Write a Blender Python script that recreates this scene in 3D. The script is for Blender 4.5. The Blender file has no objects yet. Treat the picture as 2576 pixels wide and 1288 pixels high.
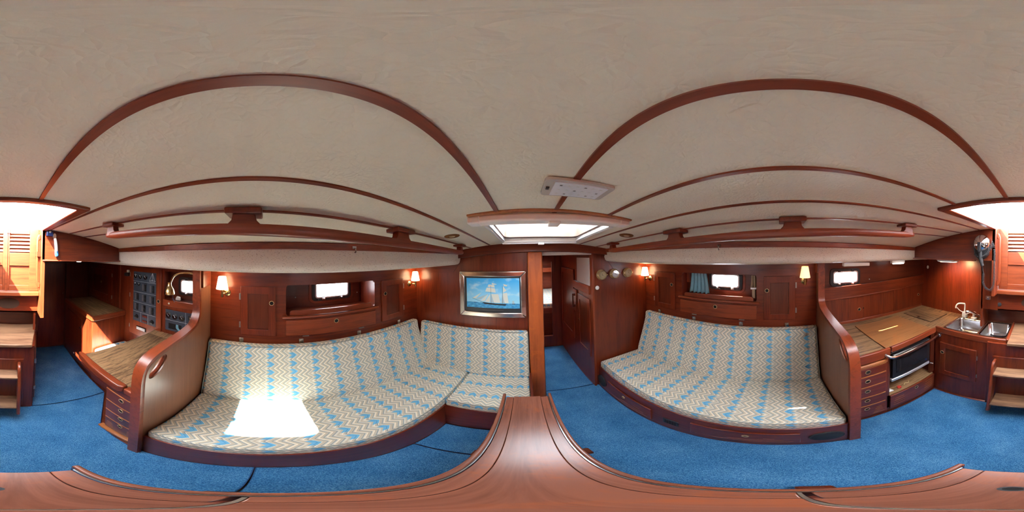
import bpy, bmesh, math, random
from mathutils import Vector, Matrix
from mathutils.geometry import tessellate_polygon
D = bpy.data; SC = bpy.context.scene; COL = SC.collection
R = math.radians
random.seed(7)

# ------------------------------------------------------------------ camera, sky, sun, exposure
cam = D.cameras.new('camera'); cam.type = 'PANO'; cam.panorama_type = 'EQUIRECTANGULAR'
cam.clip_start = 0.01; cam.clip_end = 100
cam_o = D.objects.new('camera', cam); COL.objects.link(cam_o)
cam_o.matrix_world = Matrix.Translation((0, 0, 1.6)) @ Matrix.Rotation(R(1.2), 4, 'Y') @ Matrix.Rotation(R(4.5), 4, 'Z') @ Matrix.Rotation(R(90), 4, 'X')
SC.camera = cam_o

world = D.worlds.new('sky'); SC.world = world; world.use_nodes = True
bg = world.node_tree.nodes['Background']
bg.inputs[0].default_value = (0.90, 0.95, 1.0, 1); bg.inputs[1].default_value = 2.6

sun = D.lights.new('sun', 'SUN'); sun.energy = 9.0; sun.angle = R(0.6); sun.color = (1.0, 0.95, 0.86)
sun_o = D.objects.new('sun', sun); COL.objects.link(sun_o)
sun_o.rotation_euler = Vector((0.90, 0.77, 1.33)).to_track_quat('Z', 'Y').to_euler()
sun_o.location = (3, 3, 5)

SC.view_settings.view_transform = 'Standard'; SC.view_settings.look = 'None'
SC.view_settings.gamma = 1.0; SC.view_settings.use_curve_mapping = False
SC.view_settings.exposure = 3.5
SC.cycles.diffuse_bounces = 6; SC.cycles.max_bounces = 8; SC.cycles.glossy_bounces = 3
SC.cycles.use_adaptive_sampling = True; SC.cycles.adaptive_threshold = 0.07; SC.cycles.adaptive_min_samples = 16
SC.cycles.transparent_max_bounces = 12; SC.cycles.sample_clamp_indirect = 3.0
SC.cycles.caustics_reflective = False; SC.cycles.caustics_refractive = False

# ------------------------------------------------------------------ mesh helpers
def W(u, v, n): return Vector((u, v, n))
def FX(x0, s=1): return lambda u, v, n: Vector((x0 + s*n, u, v))
def FY(y0, s=1): return lambda u, v, n: Vector((u, y0 + s*n, v))
def FZ(z0, s=1): return lambda u, v, n: Vector((u, v, z0 + s*n))
def xp(y): return -(1.195 - .053*y)
def xs(y): return 1.385 - .06*y
def FP(u, v, n): return Vector((xp(u) + n, u, v))      # port cabinet face, n into the cabin
def FS(u, v, n): return Vector((xs(u) - n, u, v))      # starboard cabinet face

class M:
    def __init__(s): s.v = []; s.f = []
    def add(s, vs, fs):
        o = len(s.v); s.v += [Vector(p) for p in vs]; s.f += [tuple(i + o for i in f) for f in fs]; return s
    def box(s, u0, u1, v0, v1, n0, n1, fr=W):
        p = [fr(u, v, n) for n in (n0, n1) for v in (v0, v1) for u in (u0, u1)]
        return s.add(p, [(0,2,3,1), (4,5,7,6), (0,1,5,4), (2,6,7,3), (0,4,6,2), (1,3,7,5)])
    def prism(s, poly, n0, n1, fr=W, holes=()):
        loops = [list(poly)] + [list(h) for h in holes]
        flat = [p for l in loops for p in l]; N = len(flat)
        tri = tessellate_polygon([[Vector((a, b, 0)) for a, b in l] for l in loops])
        vs = [fr(a, b, n0) for a, b in flat] + [fr(a, b, n1) for a, b in flat]
        if holes: fs = [tuple(t) for t in tri] + [tuple(N + i for i in t[::-1]) for t in tri]
        else: fs = [tuple(range(N)), tuple(range(2*N - 1, N - 1, -1))]
        o = 0
        for l in loops:
            k = len(l)
            for i in range(k): fs.append((o + i, o + (i+1) % k, N + o + (i+1) % k, N + o + i))
            o += k
        return s.add(vs, fs)
    def ext(s, poly, u0, u1, fr, seg=1):                  # profile in (n, v) extruded along u
        N = len(poly); vs = []; fs = []
        for i in range(seg + 1):
            u = u0 + (u1 - u0)*i/seg; vs += [fr(u, v, n) for n, v in poly]
        for i in range(seg):
            for k in range(N): a = i*N + k; b = i*N + (k+1) % N; fs.append((a, b, b + N, a + N))
        fs += [tuple(range(N)), tuple(range(seg*N + N - 1, seg*N - 1, -1))]
        return s.add(vs, fs)
    def lathe(s, prof, u, v, fr=W, n=20):
        vs = []; fs = []; k = len(prof)
        for i in range(n):
            c, q = math.cos(2*math.pi*i/n), math.sin(2*math.pi*i/n)
            vs += [fr(u + r*c, v + r*q, h) for r, h in prof]
        for i in range(n):
            j = (i + 1) % n
            for a in range(k - 1): fs.append((i*k + a, j*k + a, j*k + a + 1, i*k + a + 1))
        fs += [tuple(i*k for i in range(n)), tuple(i*k + k - 1 for i in range(n - 1, -1, -1))]
        return s.add(vs, fs)
    def tube(s, pts, r, n=8, closed=False):
        P = [Vector(p) for p in pts]; K = len(P); vs = []; fs = []
        rr = r if isinstance(r, (list, tuple)) else [r]*K
        t0 = (P[1] - P[0]).normalized(); up = Vector((0, 0, 1)) if abs(t0.z) < .9 else Vector((1, 0, 0))
        a = t0.cross(up).normalized()
        for i in range(K):
            if closed: t = (P[(i+1) % K] - P[i-1])
            else: t = P[min(i+1, K-1)] - P[max(i-1, 0)]
            t.normalize(); a = (a - t*a.dot(t)).normalized(); b = t.cross(a)
            for k in range(n):
                w = 2*math.pi*k/n; vs.append(P[i] + (a*math.cos(w) + b*math.sin(w))*rr[i])
        for i in range(K if closed else K - 1):
            j = (i + 1) % K
            for k in range(n): fs.append((i*n + k, i*n + (k+1) % n, j*n + (k+1) % n, j*n + k))
        if not closed: fs += [tuple(range(n)), tuple((K-1)*n + k for k in range(n - 1, -1, -1))]
        return s.add(vs, fs)
    def ring(s, u, v, r0, r1, n0, n1, fr=W, n=20):        # flat washer
        c = [(math.cos(2*math.pi*i/n), math.sin(2*math.pi*i/n)) for i in range(n)]
        return s.prism([(u + r1*a, v + r1*b) for a, b in c], n0, n1, fr, [[(u + r0*a, v + r0*b) for a, b in c]])

def rrect(u0, u1, v0, v1, r, n=4):
    o = []
    for cu, cv, a0 in ((u1 - r, v0 + r, -90), (u1 - r, v1 - r, 0), (u0 + r, v1 - r, 90), (u0 + r, v0 + r, 180)):
        for i in range(n + 1):
            a = R(a0 + 90*i/n); o.append((cu + r*math.cos(a), cv + r*math.sin(a)))
    return o
def ell(u, v, a, b, n=24): return [(u + a*math.cos(2*math.pi*i/n), v + b*math.sin(2*math.pi*i/n)) for i in range(n)]
def spline(pts, k=8):
    P = [Vector(p) for p in pts]; o = []
    for i in range(len(P) - 1):
        a, b, c, d = P[max(i-1, 0)], P[i], P[i+1], P[min(i+2, len(P)-1)]
        for j in range(k):
            t = j/k; o.append(.5*((2*b) + (c - a)*t + (2*a - 5*b + 4*c - d)*t*t + (3*b - a - 3*c + d)*t**3))
    return o + [P[-1]]

def tag(o, label=None, cat=None, group=None, kind=None):
    if label: o['label'] = label
    if cat: o['category'] = cat
    if group: o['group'] = group
    if kind: o['kind'] = kind
    return o
def thing(name, label, cat, loc=(0, 0, 0), group=None, kind=None):
    o = D.objects.new(name, None); o.empty_display_size = .05; COL.objects.link(o); o.location = loc
    return tag(o, label, cat, group, kind)
def wloc(o):
    l = Vector(o.location)
    while o.parent: o = o.parent; l += Vector(o.location)
    return l
def obj(name, m, mat, parent=None, bevel=0.0, label=None, cat=None, group=None, kind=None, seg=2, ang=40):
    lo = Vector([min(p[i] for p in m.v) for i in range(3)]); hi = Vector([max(p[i] for p in m.v) for i in range(3)])
    org = Vector(((lo.x + hi.x)/2, (lo.y + hi.y)/2, lo.z))
    me = D.meshes.new(name); me.from_pydata([p - org for p in m.v], [], m.f)
    b = bmesh.new(); b.from_mesh(me); bmesh.ops.recalc_face_normals(b, faces=b.faces); b.to_mesh(me); b.free()
    me.materials.append(MT[mat] if isinstance(mat, str) else mat)
    me.shade_smooth(); me.set_sharp_from_angle(angle=R(ang))
    o = D.objects.new(name, me); COL.objects.link(o)
    if parent: o.parent = parent; o.location = org - wloc(parent)
    else: o.location = org
    if bevel:
        k = o.modifiers.new('bevel', 'BEVEL'); k.width = bevel; k.segments = seg; k.limit_method = 'ANGLE'; k.angle_limit = R(45)
    return tag(o, label, cat, group, kind)

# ------------------------------------------------------------------ materials
MT = {}
def newmat(name):
    m = D.materials.new(name); m.use_nodes = True; t = m.node_tree; b = t.nodes['Principled BSDF']; MT[name] = m
    return m, t, b
def nd(t, typ, **k):
    n = t.nodes.new(typ)
    for a, v in k.items():
        if a.startswith('i_'): n.inputs[a[2:].replace('_', ' ')].default_value = v
        else: setattr(n, a, v)
    return n
def ramp(t, stops, interp='LINEAR'):
    n = t.nodes.new('ShaderNodeValToRGB'); cr = n.color_ramp; cr.interpolation = interp
    while len(cr.elements) < len(stops): cr.elements.new(0.5)
    for e, (p, c) in zip(cr.elements, stops): e.position = p; e.color = (*c, 1)
    return n
def plain(name, col, rough=.5, metal=0.0, emit=None, es=0, spec=None):
    m, t, b = newmat(name)
    b.inputs['Base Color'].default_value = (*col, 1); b.inputs['Roughness'].default_value = rough; b.inputs['Metallic'].default_value = metal
    if emit: b.inputs['Emission Color'].default_value = (*emit, 1); b.inputs['Emission Strength'].default_value = es
    return m
def wood(name, axis, dark, light, rough=.3, s=26, wear=None, contrast=1.0):
    m, t, b = newmat(name); L = t.links.new
    tc = nd(t, 'ShaderNodeTexCoord'); mp = nd(t, 'ShaderNodeMapping')
    sc = [s, s, s]; sc['xyz'.index(axis)] = s*.06; mp.inputs['Scale'].default_value = sc
    L(tc.outputs['Object'], mp.inputs['Vector'])
    n1 = nd(t, 'ShaderNodeTexNoise', i_Scale=1.0, i_Detail=5.0, i_Roughness=.6, i_Distortion=.8); L(mp.outputs[0], n1.inputs['Vector'])
    n2 = nd(t, 'ShaderNodeTexNoise', i_Scale=7.0, i_Detail=3.0); L(mp.outputs[0], n2.inputs['Vector'])
    n3 = nd(t, 'ShaderNodeTexNoise', i_Scale=2.2, i_Detail=2.0); L(tc.outputs['Object'], n3.inputs['Vector'])
    a = nd(t, 'ShaderNodeMath', operation='MULTIPLY_ADD'); L(n2.outputs[0], a.inputs[0]); a.inputs[1].default_value = .35; L(n1.outputs[0], a.inputs[2])
    c = nd(t, 'ShaderNodeMath', operation='MULTIPLY_ADD'); L(n3.outputs[0], c.inputs[0]); c.inputs[1].default_value = .5; L(a.outputs[0], c.inputs[2])
    w = .24/contrast
    r = ramp(t, [(.92 - w, dark), (.92 + w, light)]); L(c.outputs[0], r.inputs[0]); col = r.outputs[0]
    if wear:
        n4 = nd(t, 'ShaderNodeTexNoise', i_Scale=5.0, i_Detail=6.0, i_Roughness=.7); L(tc.outputs['Object'], n4.inputs['Vector'])
        r2 = ramp(t, [(.54, (0, 0, 0)), (.68, (.8, .8, .8))]); L(n4.outputs[0], r2.inputs[0])
        mx = nd(t, 'ShaderNodeMixRGB'); L(r2.outputs[0], mx.inputs[0]); L(col, mx.inputs[1]); mx.inputs[2].default_value = (*wear, 1); col = mx.outputs[0]
    L(col, b.inputs['Base Color']); b.inputs['Roughness'].default_value = rough
    bp = nd(t, 'ShaderNodeBump', i_Strength=.12, i_Distance=.002); L(a.outputs[0], bp.inputs['Height']); L(bp.outputs[0], b.inputs['Normal'])
    return m
MD, ML = (.078, .0090, .0028), (.168, .0255, .0072)
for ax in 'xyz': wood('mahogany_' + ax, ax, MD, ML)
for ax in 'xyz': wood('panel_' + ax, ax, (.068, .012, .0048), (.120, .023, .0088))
for ax in 'xyz': wood('trim_' + ax, ax, (.115, .017, .0052), (.235, .042, .012), rough=.36)
wood('worn_z', 'z', (.25, .046, .010), (.40, .085, .016), rough=.45, wear=(.55, .115, .012))
wood('table_wood', 'y', (.125, .038, .021), (.205, .066, .037), rough=.27, wear=(.29, .066, .018))
wood('laminate_x', 'x', (.100, .050, .022), (.31, .178, .086), rough=.4, s=55, contrast=2.2)
wood('laminate_y', 'y', (.100, .050, .022), (.31, .178, .086), rough=.4, s=55, contrast=2.2)
wood('lid_wood', 'y', (.21, .080, .026), (.33, .140, .048), rough=.3, wear=(.40, .125, .026))
wood('light_wood', 'y', (.27, .085, .025), (.40, .14, .045), rough=.3)
wood('door_wood', 'x', (.13, .022, .006), (.22, .043, .0115), rough=.4)
wood('step_wood', 'x', (.145, .066, .033), (.31, .165, .088), rough=.5, s=40, contrast=1.6)
wood('brown_panel', 'z', (.165, .062, .032), (.225, .090, .048), rough=.3)

def vinyl(name, col, scale, st, fleck=False):
    m, t, b = newmat(name); L = t.links.new; tc = nd(t, 'ShaderNodeTexCoord')
    n0 = nd(t, 'ShaderNodeTexNoise', i_Scale=scale*.22, i_Detail=3.0); L(tc.outputs['Object'], n0.inputs['Vector'])
    mx = nd(t, 'ShaderNodeMixRGB'); mx.inputs[0].default_value = .035; L(tc.outputs['Object'], mx.inputs[1]); L(n0.outputs['Color'], mx.inputs[2])
    v = nd(t, 'ShaderNodeTexVoronoi', feature='DISTANCE_TO_EDGE', i_Scale=scale); L(mx.outputs[0], v.inputs['Vector'])
    n = nd(t, 'ShaderNodeTexNoise', i_Scale=scale*.55, i_Detail=4.0, i_Distortion=1.5); L(tc.outputs['Object'], n.inputs['Vector'])
    r = ramp(t, [(0, (0, 0, 0)), (.28, (1, 1, 1))]); L(v.outputs['Distance'], r.inputs[0])
    a = nd(t, 'ShaderNodeMath', operation='MULTIPLY_ADD'); L(n.outputs[0], a.inputs[0]); a.inputs[1].default_value = 1.3; L(r.outputs[0], a.inputs[2])
    bp = nd(t, 'ShaderNodeBump', i_Strength=st, i_Distance=.0012); L(a.outputs[0], bp.inputs['Height']); L(bp.outputs[0], b.inputs['Normal'])
    b.inputs['Roughness'].default_value = .55
    if fleck:
        mp = nd(t, 'ShaderNodeMapping'); mp.inputs['Scale'].default_value = (250, 110, 330); L(tc.outputs['Object'], mp.inputs['Vector'])
        f = nd(t, 'ShaderNodeTexNoise', i_Scale=1.0, i_Detail=1.5); L(mp.outputs[0], f.inputs['Vector'])
        rr = ramp(t, [(.615, col), (.675, (.46, .38, .29))]); L(f.outputs[0], rr.inputs[0]); L(rr.outputs[0], b.inputs['Base Color'])
    else:
        b.inputs['Base Color'].default_value = (*col, 1)
vinyl('vinyl', (.80, .735, .575), 85, .45)
vinyl('lining', (.74, .675, .565), 60, .15, True)

def carpet():
    m, t, b = newmat('carpet'); L = t.links.new; tc = nd(t, 'ShaderNodeTexCoord')
    n = nd(t, 'ShaderNodeTexNoise', i_Scale=330.0, i_Detail=3.0); L(tc.outputs['Object'], n.inputs['Vector'])
    n2 = nd(t, 'ShaderNodeTexNoise', i_Scale=5.0, i_Detail=4.0); L(tc.outputs['Object'], n2.inputs['Vector'])
    a = nd(t, 'ShaderNodeMath', operation='MULTIPLY_ADD'); L(n2.outputs[0], a.inputs[0]); a.inputs[1].default_value = .3; L(n.outputs[0], a.inputs[2])
    r = ramp(t, [(.42, (.010, .062, .165)), (.66, (.036, .158, .335)), (.88, (.15, .34, .53))]); L(a.outputs[0], r.inputs[0]); L(r.outputs[0], b.inputs['Base Color'])
    b.inputs['Roughness'].default_value = .95; b.inputs['Specular IOR Level'].default_value = .1
    bp = nd(t, 'ShaderNodeBump', i_Strength=.5, i_Distance=.003); L(n.outputs[0], bp.inputs['Height']); L(bp.outputs[0], b.inputs['Normal'])
carpet()
plain('carpet_edge', (.014, .07, .20), .9)

def fabric(name, uc, vc, P=.074, U=.15):
    m, t, b = newmat(name); L = t.links.new; tc = nd(t, 'ShaderNodeTexCoord')
    def dot(c):
        d = nd(t, 'ShaderNodeVectorMath', operation='DOT_PRODUCT'); L(tc.outputs['Object'], d.inputs[0]); d.inputs[1].default_value = c; return d.outputs['Value']
    def mt(op, a, bb=None, cc=None):
        k = nd(t, 'ShaderNodeMath', operation=op)
        for i, x in enumerate((a, bb, cc)):
            if x is None: continue
            if isinstance(x, (int, float)): k.inputs[i].default_value = x
            else: L(x, k.inputs[i])
        return k.outputs[0]
    u, v = dot(uc), dot(vc)
    fv = mt('FRACT', mt('MULTIPLY', v, 1/P))
    tri = mt('MULTIPLY', mt('ABSOLUTE', mt('SUBTRACT', fv, .5)), 2.0)
    s = mt('MULTIPLY_ADD', tri, P*.5, u)
    ft = mt('FRACT', mt('MULTIPLY', s, 1/U))
    cream, tan, grey, lg = (.86, .75, .58), (.50, .455, .355), (.27, .315, .32), (.62, .59, .49)
    blue, db = (.15, .41, .62), (.10, .32, .54)
    st = [(0, lg), (.07, cream), (.10, tan), (.17, grey), (.22, cream), (.25, tan), (.36, grey), (.40, lg), (.455, cream), (.485, tan), (.58, grey), (.62, lg), (.67, cream), (.70, tan), (.80, grey), (.84, lg), (.92, tan)]
    r = ramp(t, st, 'CONSTANT'); L(ft, r.inputs[0])
    r2 = ramp(t, [(0, blue), (.075, (.17, .42, .66)), (.10, db), (.15, blue)], 'CONSTANT'); L(ft, r2.inputs[0])
    msk = mt('MULTIPLY', mt('LESS_THAN', ft, .235), mt('LESS_THAN', tri, .62))
    mx = nd(t, 'ShaderNodeMixRGB'); L(msk, mx.inputs[0]); L(r.outputs[0], mx.inputs[1]); L(r2.outputs[0], mx.inputs[2])
    n = nd(t, 'ShaderNodeTexNoise', i_Scale=700.0, i_Detail=2.0); L(tc.outputs['Object'], n.inputs['Vector'])
    n5 = nd(t, 'ShaderNodeMixRGB', blend_type='MULTIPLY'); n5.inputs[0].default_value = .25; L(mx.outputs[0], n5.inputs[1]); L(n.outputs['Color'], n5.inputs[2])
    L(mx.outputs[0], b.inputs['Base Color'])
    b.inputs['Roughness'].default_value = .9; b.inputs['Specular IOR Level'].default_value = .15
    bp = nd(t, 'ShaderNodeBump', i_Strength=.3, i_Distance=.0015); L(n.outputs[0], bp.inputs['Height']); L(bp.outputs[0], b.inputs['Normal'])
fabric('fabric_seat_port', (0, 1, 0), (-1, 0, 1)); fabric('fabric_seat_starboard', (0, 1, 0), (1, 0, 1))
fabric('fabric_back_port', (0, 1, 0), (-.8, 0, .83)); fabric('fabric_back_starboard', (0, 1, 0), (.8, 0, .83))
fabric('fabric_back_fore', (1, 0, 0), (0, .8, .92)); fabric('fabric_seat_fore', (0, 1, 1), (-1, 0, 0))
plain('piping', (.22, .24, .22), .8)
plain('chrome', (.75, .76, .78), .12, 1.0); plain('steel', (.62, .63, .65), .16, 1.0); plain('brass', (.50, .36, .16), .25, 1.0)
plain('old_brass', (.66, .50, .27), .45, .75); plain('black', (.012, .012, .014), .4); plain('rubber', (.02, .02, .022), .7)
plain('hole', (.004, .003, .003), .9); plain('white_plastic', (.72, .72, .70), .35); plain('cream_plastic', (.90, .83, .76), .45)
plain('silver', (.66, .68, .70), .3, .6); plain('panel_blue', (.036, .046, .064), .5); plain('print_white', (.62, .65, .68), .6)
plain('print_faint', (.15, .12, .11), .6); plain('red_lens', (.10, .012, .008), .3); plain('red', (.5, .03, .02), .5); plain('liner', (.16, .10, .075), .5); plain('navy', (.01, .03, .12), .4)
plain('dark_glass', (.012, .013, .016), .06); plain('picture_mat', (.030, .032, .034), .35); plain('sail', (.70, .70, .62), .7)
plain('sail_shade', (.42, .55, .60), .7); plain('hull_paint', (.02, .018, .02), .6); plain('dial', (.50, .38, .20), .4, .2); plain('dial_pale', (.62, .62, .56), .3)
plain('led_panel', (.72, .72, .74), .4); plain('lens', (.55, .50, .44), .25); plain('blue_plastic', (.03, .12, .32), .4)
plain('curtain', (.20, .42, .52), .9); plain('curtain_tan', (.40, .30, .20), .9); plain('white_wall', (.62, .58, .54), .6); plain('mesh_speaker', (.014, .018, .024), .75)
plain('lamp_on', (.9, .9, .88), .4, 0, (1, .98, .95), 1.2); plain('warm_led', (.9, .85, .7), .4, 0, (1, .80, .55), 1.6)
plain('shade_lit', (.85, .75, .6), .7, 0, (1.0, .74, .42), 1.5); plain('shade_dim', (.80, .66, .48), .7, 0, (1.0, .60, .26), .17)
plain('stain', (.045, .018, .008), .95); plain('hinge', (.36, .34, .32), .35, .9); plain('sea_cushion', (.60, .66, .66), .9)
def glass(name, tint, gl):
    m, t, b = newmat(name); t.nodes.remove(b); L = t.links.new
    tr = nd(t, 'ShaderNodeBsdfTransparent'); tr.inputs[0].default_value = (*tint, 1); g = nd(t, 'ShaderNodeBsdfGlossy'); g.inputs['Roughness'].default_value = .03
    mx = nd(t, 'ShaderNodeMixShader'); mx.inputs[0].default_value = gl; L(tr.outputs[0], mx.inputs[1]); L(g.outputs[0], mx.inputs[2]); L(mx.outputs[0], t.nodes['Material Output'].inputs[0])
glass('pane', (.97, .98, 1), .05); glass('acrylic', (.93, .95, .97), .05); glass('clear_plastic', (.80, .78, .74), .12)
def painting():
    m, t, b = newmat('sky_paint'); L = t.links.new; tc = nd(t, 'ShaderNodeTexCoord'); sp = nd(t, 'ShaderNodeSeparateXYZ'); L(tc.outputs['Object'], sp.inputs[0])
    n = nd(t, 'ShaderNodeTexNoise', i_Scale=9.0, i_Detail=5.0); mp = nd(t, 'ShaderNodeMapping'); mp.inputs['Scale'].default_value = (1, 1, 2.2); L(tc.outputs['Object'], mp.inputs[0]); L(mp.outputs[0], n.inputs['Vector'])
    g = ramp(t, [(0, (.36, .68, .78)), (.12, (.26, .64, .86)), (.25, (.06, .45, .85))]); L(sp.outputs[2], g.inputs[0])
    c = ramp(t, [(.52, (0, 0, 0)), (.68, (.75, .75, .75))]); L(n.outputs[0], c.inputs[0])
    mx = nd(t, 'ShaderNodeMixRGB'); L(c.outputs[0], mx.inputs[0]); L(g.outputs[0], mx.inputs[1]); mx.inputs[2].default_value = (.60, .78, .84, 1); L(mx.outputs[0], b.inputs['Base Color']); b.inputs['Roughness'].default_value = .35
    m, t, b = newmat('sea_paint'); L = t.links.new; tc = nd(t, 'ShaderNodeTexCoord'); mp = nd(t, 'ShaderNodeMapping'); mp.inputs['Scale'].default_value = (30, 1, 130); L(tc.outputs['Object'], mp.inputs[0])
    n = nd(t, 'ShaderNodeTexNoise', i_Scale=1.0, i_Detail=4.0); L(mp.outputs[0], n.inputs['Vector']); r = ramp(t, [(.38, (.015, .20, .46)), (.68, (.12, .50, .74))]); L(n.outputs[0], r.inputs[0]); L(r.outputs[0], b.inputs['Base Color'])
painting()

# ------------------------------------------------------------------ the shell of the cabin
plain('brown_rim', (.20, .085, .032), .8); MT['brown_rim'].node_tree.nodes['Principled BSDF'].inputs['Specular IOR Level'].default_value = .1
def zc(x, y): return 1.777 - .0444*y - .125*(x - .06)**2
def ep(y): return -(.80 - .15*y)
def es(y): return .99 - .17*y
HP, HS = -1.40, 1.46                                       # hull lining, port and starboard
HOLES = [(-.16, .37, .57, 1.045), (-.235, .345, -1.34, -.56)]
def under_deck(xa, xb, y0, y1, d0, d1, nx=4, ny=30):
    X = sorted(set([xa + (xb - xa)*i/nx for i in range(nx + 1)] + [h for H in HOLES for h in H[:2] if xa < h < xb]))
    Y = sorted(set([y0 + (y1 - y0)*i/ny for i in range(ny + 1)] + [h for H in HOLES for h in H[2:] if y0 < h < y1]))
    m = M(); cell = set()
    def cx(x, y): return min(max(x, ep(y)), es(y))
    for i in range(len(X) - 1):
        for j in range(len(Y) - 1):
            c, e = (X[i] + X[i+1])/2, (Y[j] + Y[j+1])/2
            if any(H[0] < c < H[1] and H[2] < e < H[3] for H in HOLES): continue
            if cx(X[i+1], Y[j]) - cx(X[i], Y[j]) < 1e-3 and cx(X[i+1], Y[j+1]) - cx(X[i], Y[j+1]) < 1e-3: continue
            cell.add((i, j))
    idx = {}
    def vid(i, j, k):
        if (i, j, k) not in idx:
            y = Y[j]; x = cx(X[i], y); idx[i, j, k] = len(m.v); m.v.append(Vector((x, y, zc(x, y) + (d0, d1)[k])))
        return idx[i, j, k]
    for i, j in cell:
        for k in (0, 1): m.f.append((vid(i, j, k), vid(i+1, j, k), vid(i+1, j+1, k), vid(i, j+1, k)))
        for (a, b), (p, q) in (((i-1, j), ((i, j), (i, j+1))), ((i+1, j), ((i+1, j), (i+1, j+1))), ((i, j-1), ((i, j), (i+1, j))), ((i, j+1), ((i, j+1), (i+1, j+1)))):
            if (a, b) not in cell: m.f.append((vid(*p, 0), vid(*q, 0), vid(*q, 1), vid(*p, 1)))
    return m
def loft(prof, ys):
    m = M(); rows = [prof(y) for y in ys]; N = len(rows[0])
    for r in rows: m.v += [Vector(p) for p in r]
    for i in range(len(ys) - 1):
        for k in range(N): a = i*N + k; b = i*N + (k+1) % N; m.f.append((a, b, b + N, a + N))
    m.f += [tuple(range(N)), tuple(range(len(m.v) - 1, len(m.v) - 1 - N, -1))]
    return m
def lin(a, b, n): return [a + (b - a)*i/n for i in range(n + 1)]

ceiling = thing('ceiling', 'cream textured vinyl headlining in long panels with mahogany battens between', None, (0, 0, 1.7), kind='structure')
BX = [-.60, -.465, -.295, -.0875, .104, .295, .475, .64, .80]
cuts = [-1.2] + BX + [1.3]
for a, b in zip(cuts[:-1], cuts[1:]): obj('ceiling_panel', under_deck(a, b, -1.34, 1.44, 0, .03), 'vinyl', ceiling)
for x in BX:
    w = .0068 if abs(x) < .2 else .0055
    obj('batten', under_deck(x - w, x + w, -1.30, 1.40, -.004, .002, 1), 'trim_y', ceiling)

# side deck linings and their trim boards
def val_s(y):
    e = es(y); t = zc(e, y) + .025 if y > -1.305 else 1.60; zo = 1.495 - .02*y
    return [(e, y, t), (e + .004, y, 1.575), (e + .012, y, 1.55), (e + .028, y, 1.535), (e + .06, y, 1.528), (HS, y, zo), (HS, y, zo + .1), (e + .05, y, t)]
def val_p(y):
    e = ep(y); t = zc(e, y) + .025 if y > -1.305 else 1.60; zo = 1.495 - .02*y
    return [(e, y, t), (e - .004, y, 1.575), (e - .012, y, 1.55), (e - .028, y, 1.535), (e - .06, y, 1.528), (HP, y, zo), (HP, y, zo + .1), (e - .05, y, t)]
obj('wall_starboard_lining', loft(val_s, lin(-1.72, -1.31, 4) + lin(-1.30, 1.42, 16)), 'lining', label='speckled cream padded lining along the starboard side deck', kind='structure')
obj('wall_port_lining', loft(val_p, lin(-2.6, -1.31, 4) + lin(-1.30, 1.42, 16)), 'lining', label='speckled cream padded lining along the port side deck', kind='structure')
def trim_s(y): e = es(y); t = zc(e, y); return [(e - .012, y, t), (e - .012, y, t - .036), (e + .002, y, t - .036), (e + .002, y, t)]
def trim_p(y): e = ep(y); t = zc(e, y); return [(e + .012, y, t), (e + .012, y, t - .036), (e - .002, y, t - .036), (e - .002, y, t)]
obj('trim_1', loft(trim_s, lin(-1.30, 1.38, 12)), 'trim_y', bevel=.004, label='mahogany trim board along the starboard ceiling edge', kind='structure')
obj('trim_2', loft(trim_p, lin(-1.30, 1.38, 12)), 'trim_y', bevel=.004, label='mahogany trim board along the port ceiling edge', kind='structure')

# floor and carpet pieces
obj('floor', M().box(-1.45, 1.5, -2.62, 4.25, -.06, -.014), 'panel_y', label='dark wooden cabin sole under the carpet', kind='structure')
def carpet_piece(poly, label):
    t = obj('carpet', M().prism(poly, -.014, 0), 'carpet', bevel=.004, label=label, cat='carpet', group='blue carpet pieces on the cabin sole')
    e = M(); P = [(a, b, -.001) for a, b in poly]
    e.tube(P, .0022, 6, True); obj('bound_edge', e, 'carpet_edge', t)
carpet_piece([(-.165, -1.212), (.85, -1.212), (.85, -.37), (.66, -.37), (.66, 1.445), (.155, 1.445), (.155, 1.32), (-.05, 1.0), (-.05, -.041), (-.485, -.041), (-.485, -.50), (-.52, -.82), (-.81, -1.235)], 'large blue carpet piece covering the saloon and galley floor')
carpet_piece([(-.055, -.036), (-.055, .556), (-.485, .556), (-.485, -.036)], 'blue carpet piece between port settee and table, aft one')
carpet_piece([(-.055, .565), (-.055, .86), (-.485, .86), (-.485, .565)], 'small blue carpet piece in the corner of the L-shaped settee')
carpet_piece([(.155, 1.455), (.615, 1.455), (.572, 2.53), (-.2, 2.53), (-.2, 1.455)], 'blue carpet piece in the forward passage beyond the doorway')
carpet_piece([(-.18, -1.222), (-.815, -1.247), (-.85, -2.53), (-.385, -2.53)], 'blue carpet piece in the aft passage beside the companionway steps')

# hull linings with portlight openings
WIN = {'p': [(.40, .735, 1.245, 1.40), (-.83, -.545, 1.262, 1.397)], 's': [(.375, .66, 1.268, 1.40), (-.745, -.478, 1.305, 1.425)]}
def hull(x0, s, wins, y0, y1, name, mat, label):
    obj(name, M().prism([(y0, -.014), (y1, -.014), (y1, 1.60), (y0, 1.60)], 0, .03, FX(x0, s), [rrect(*w, .03) for w in wins]), mat, label=label, kind='structure')
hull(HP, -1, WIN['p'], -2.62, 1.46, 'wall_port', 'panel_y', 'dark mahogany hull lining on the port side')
hull(HS, 1, WIN['s'], -1.74, 1.46, 'wall_starboard', 'panel_y', 'dark mahogany hull lining on the starboard side')

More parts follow.
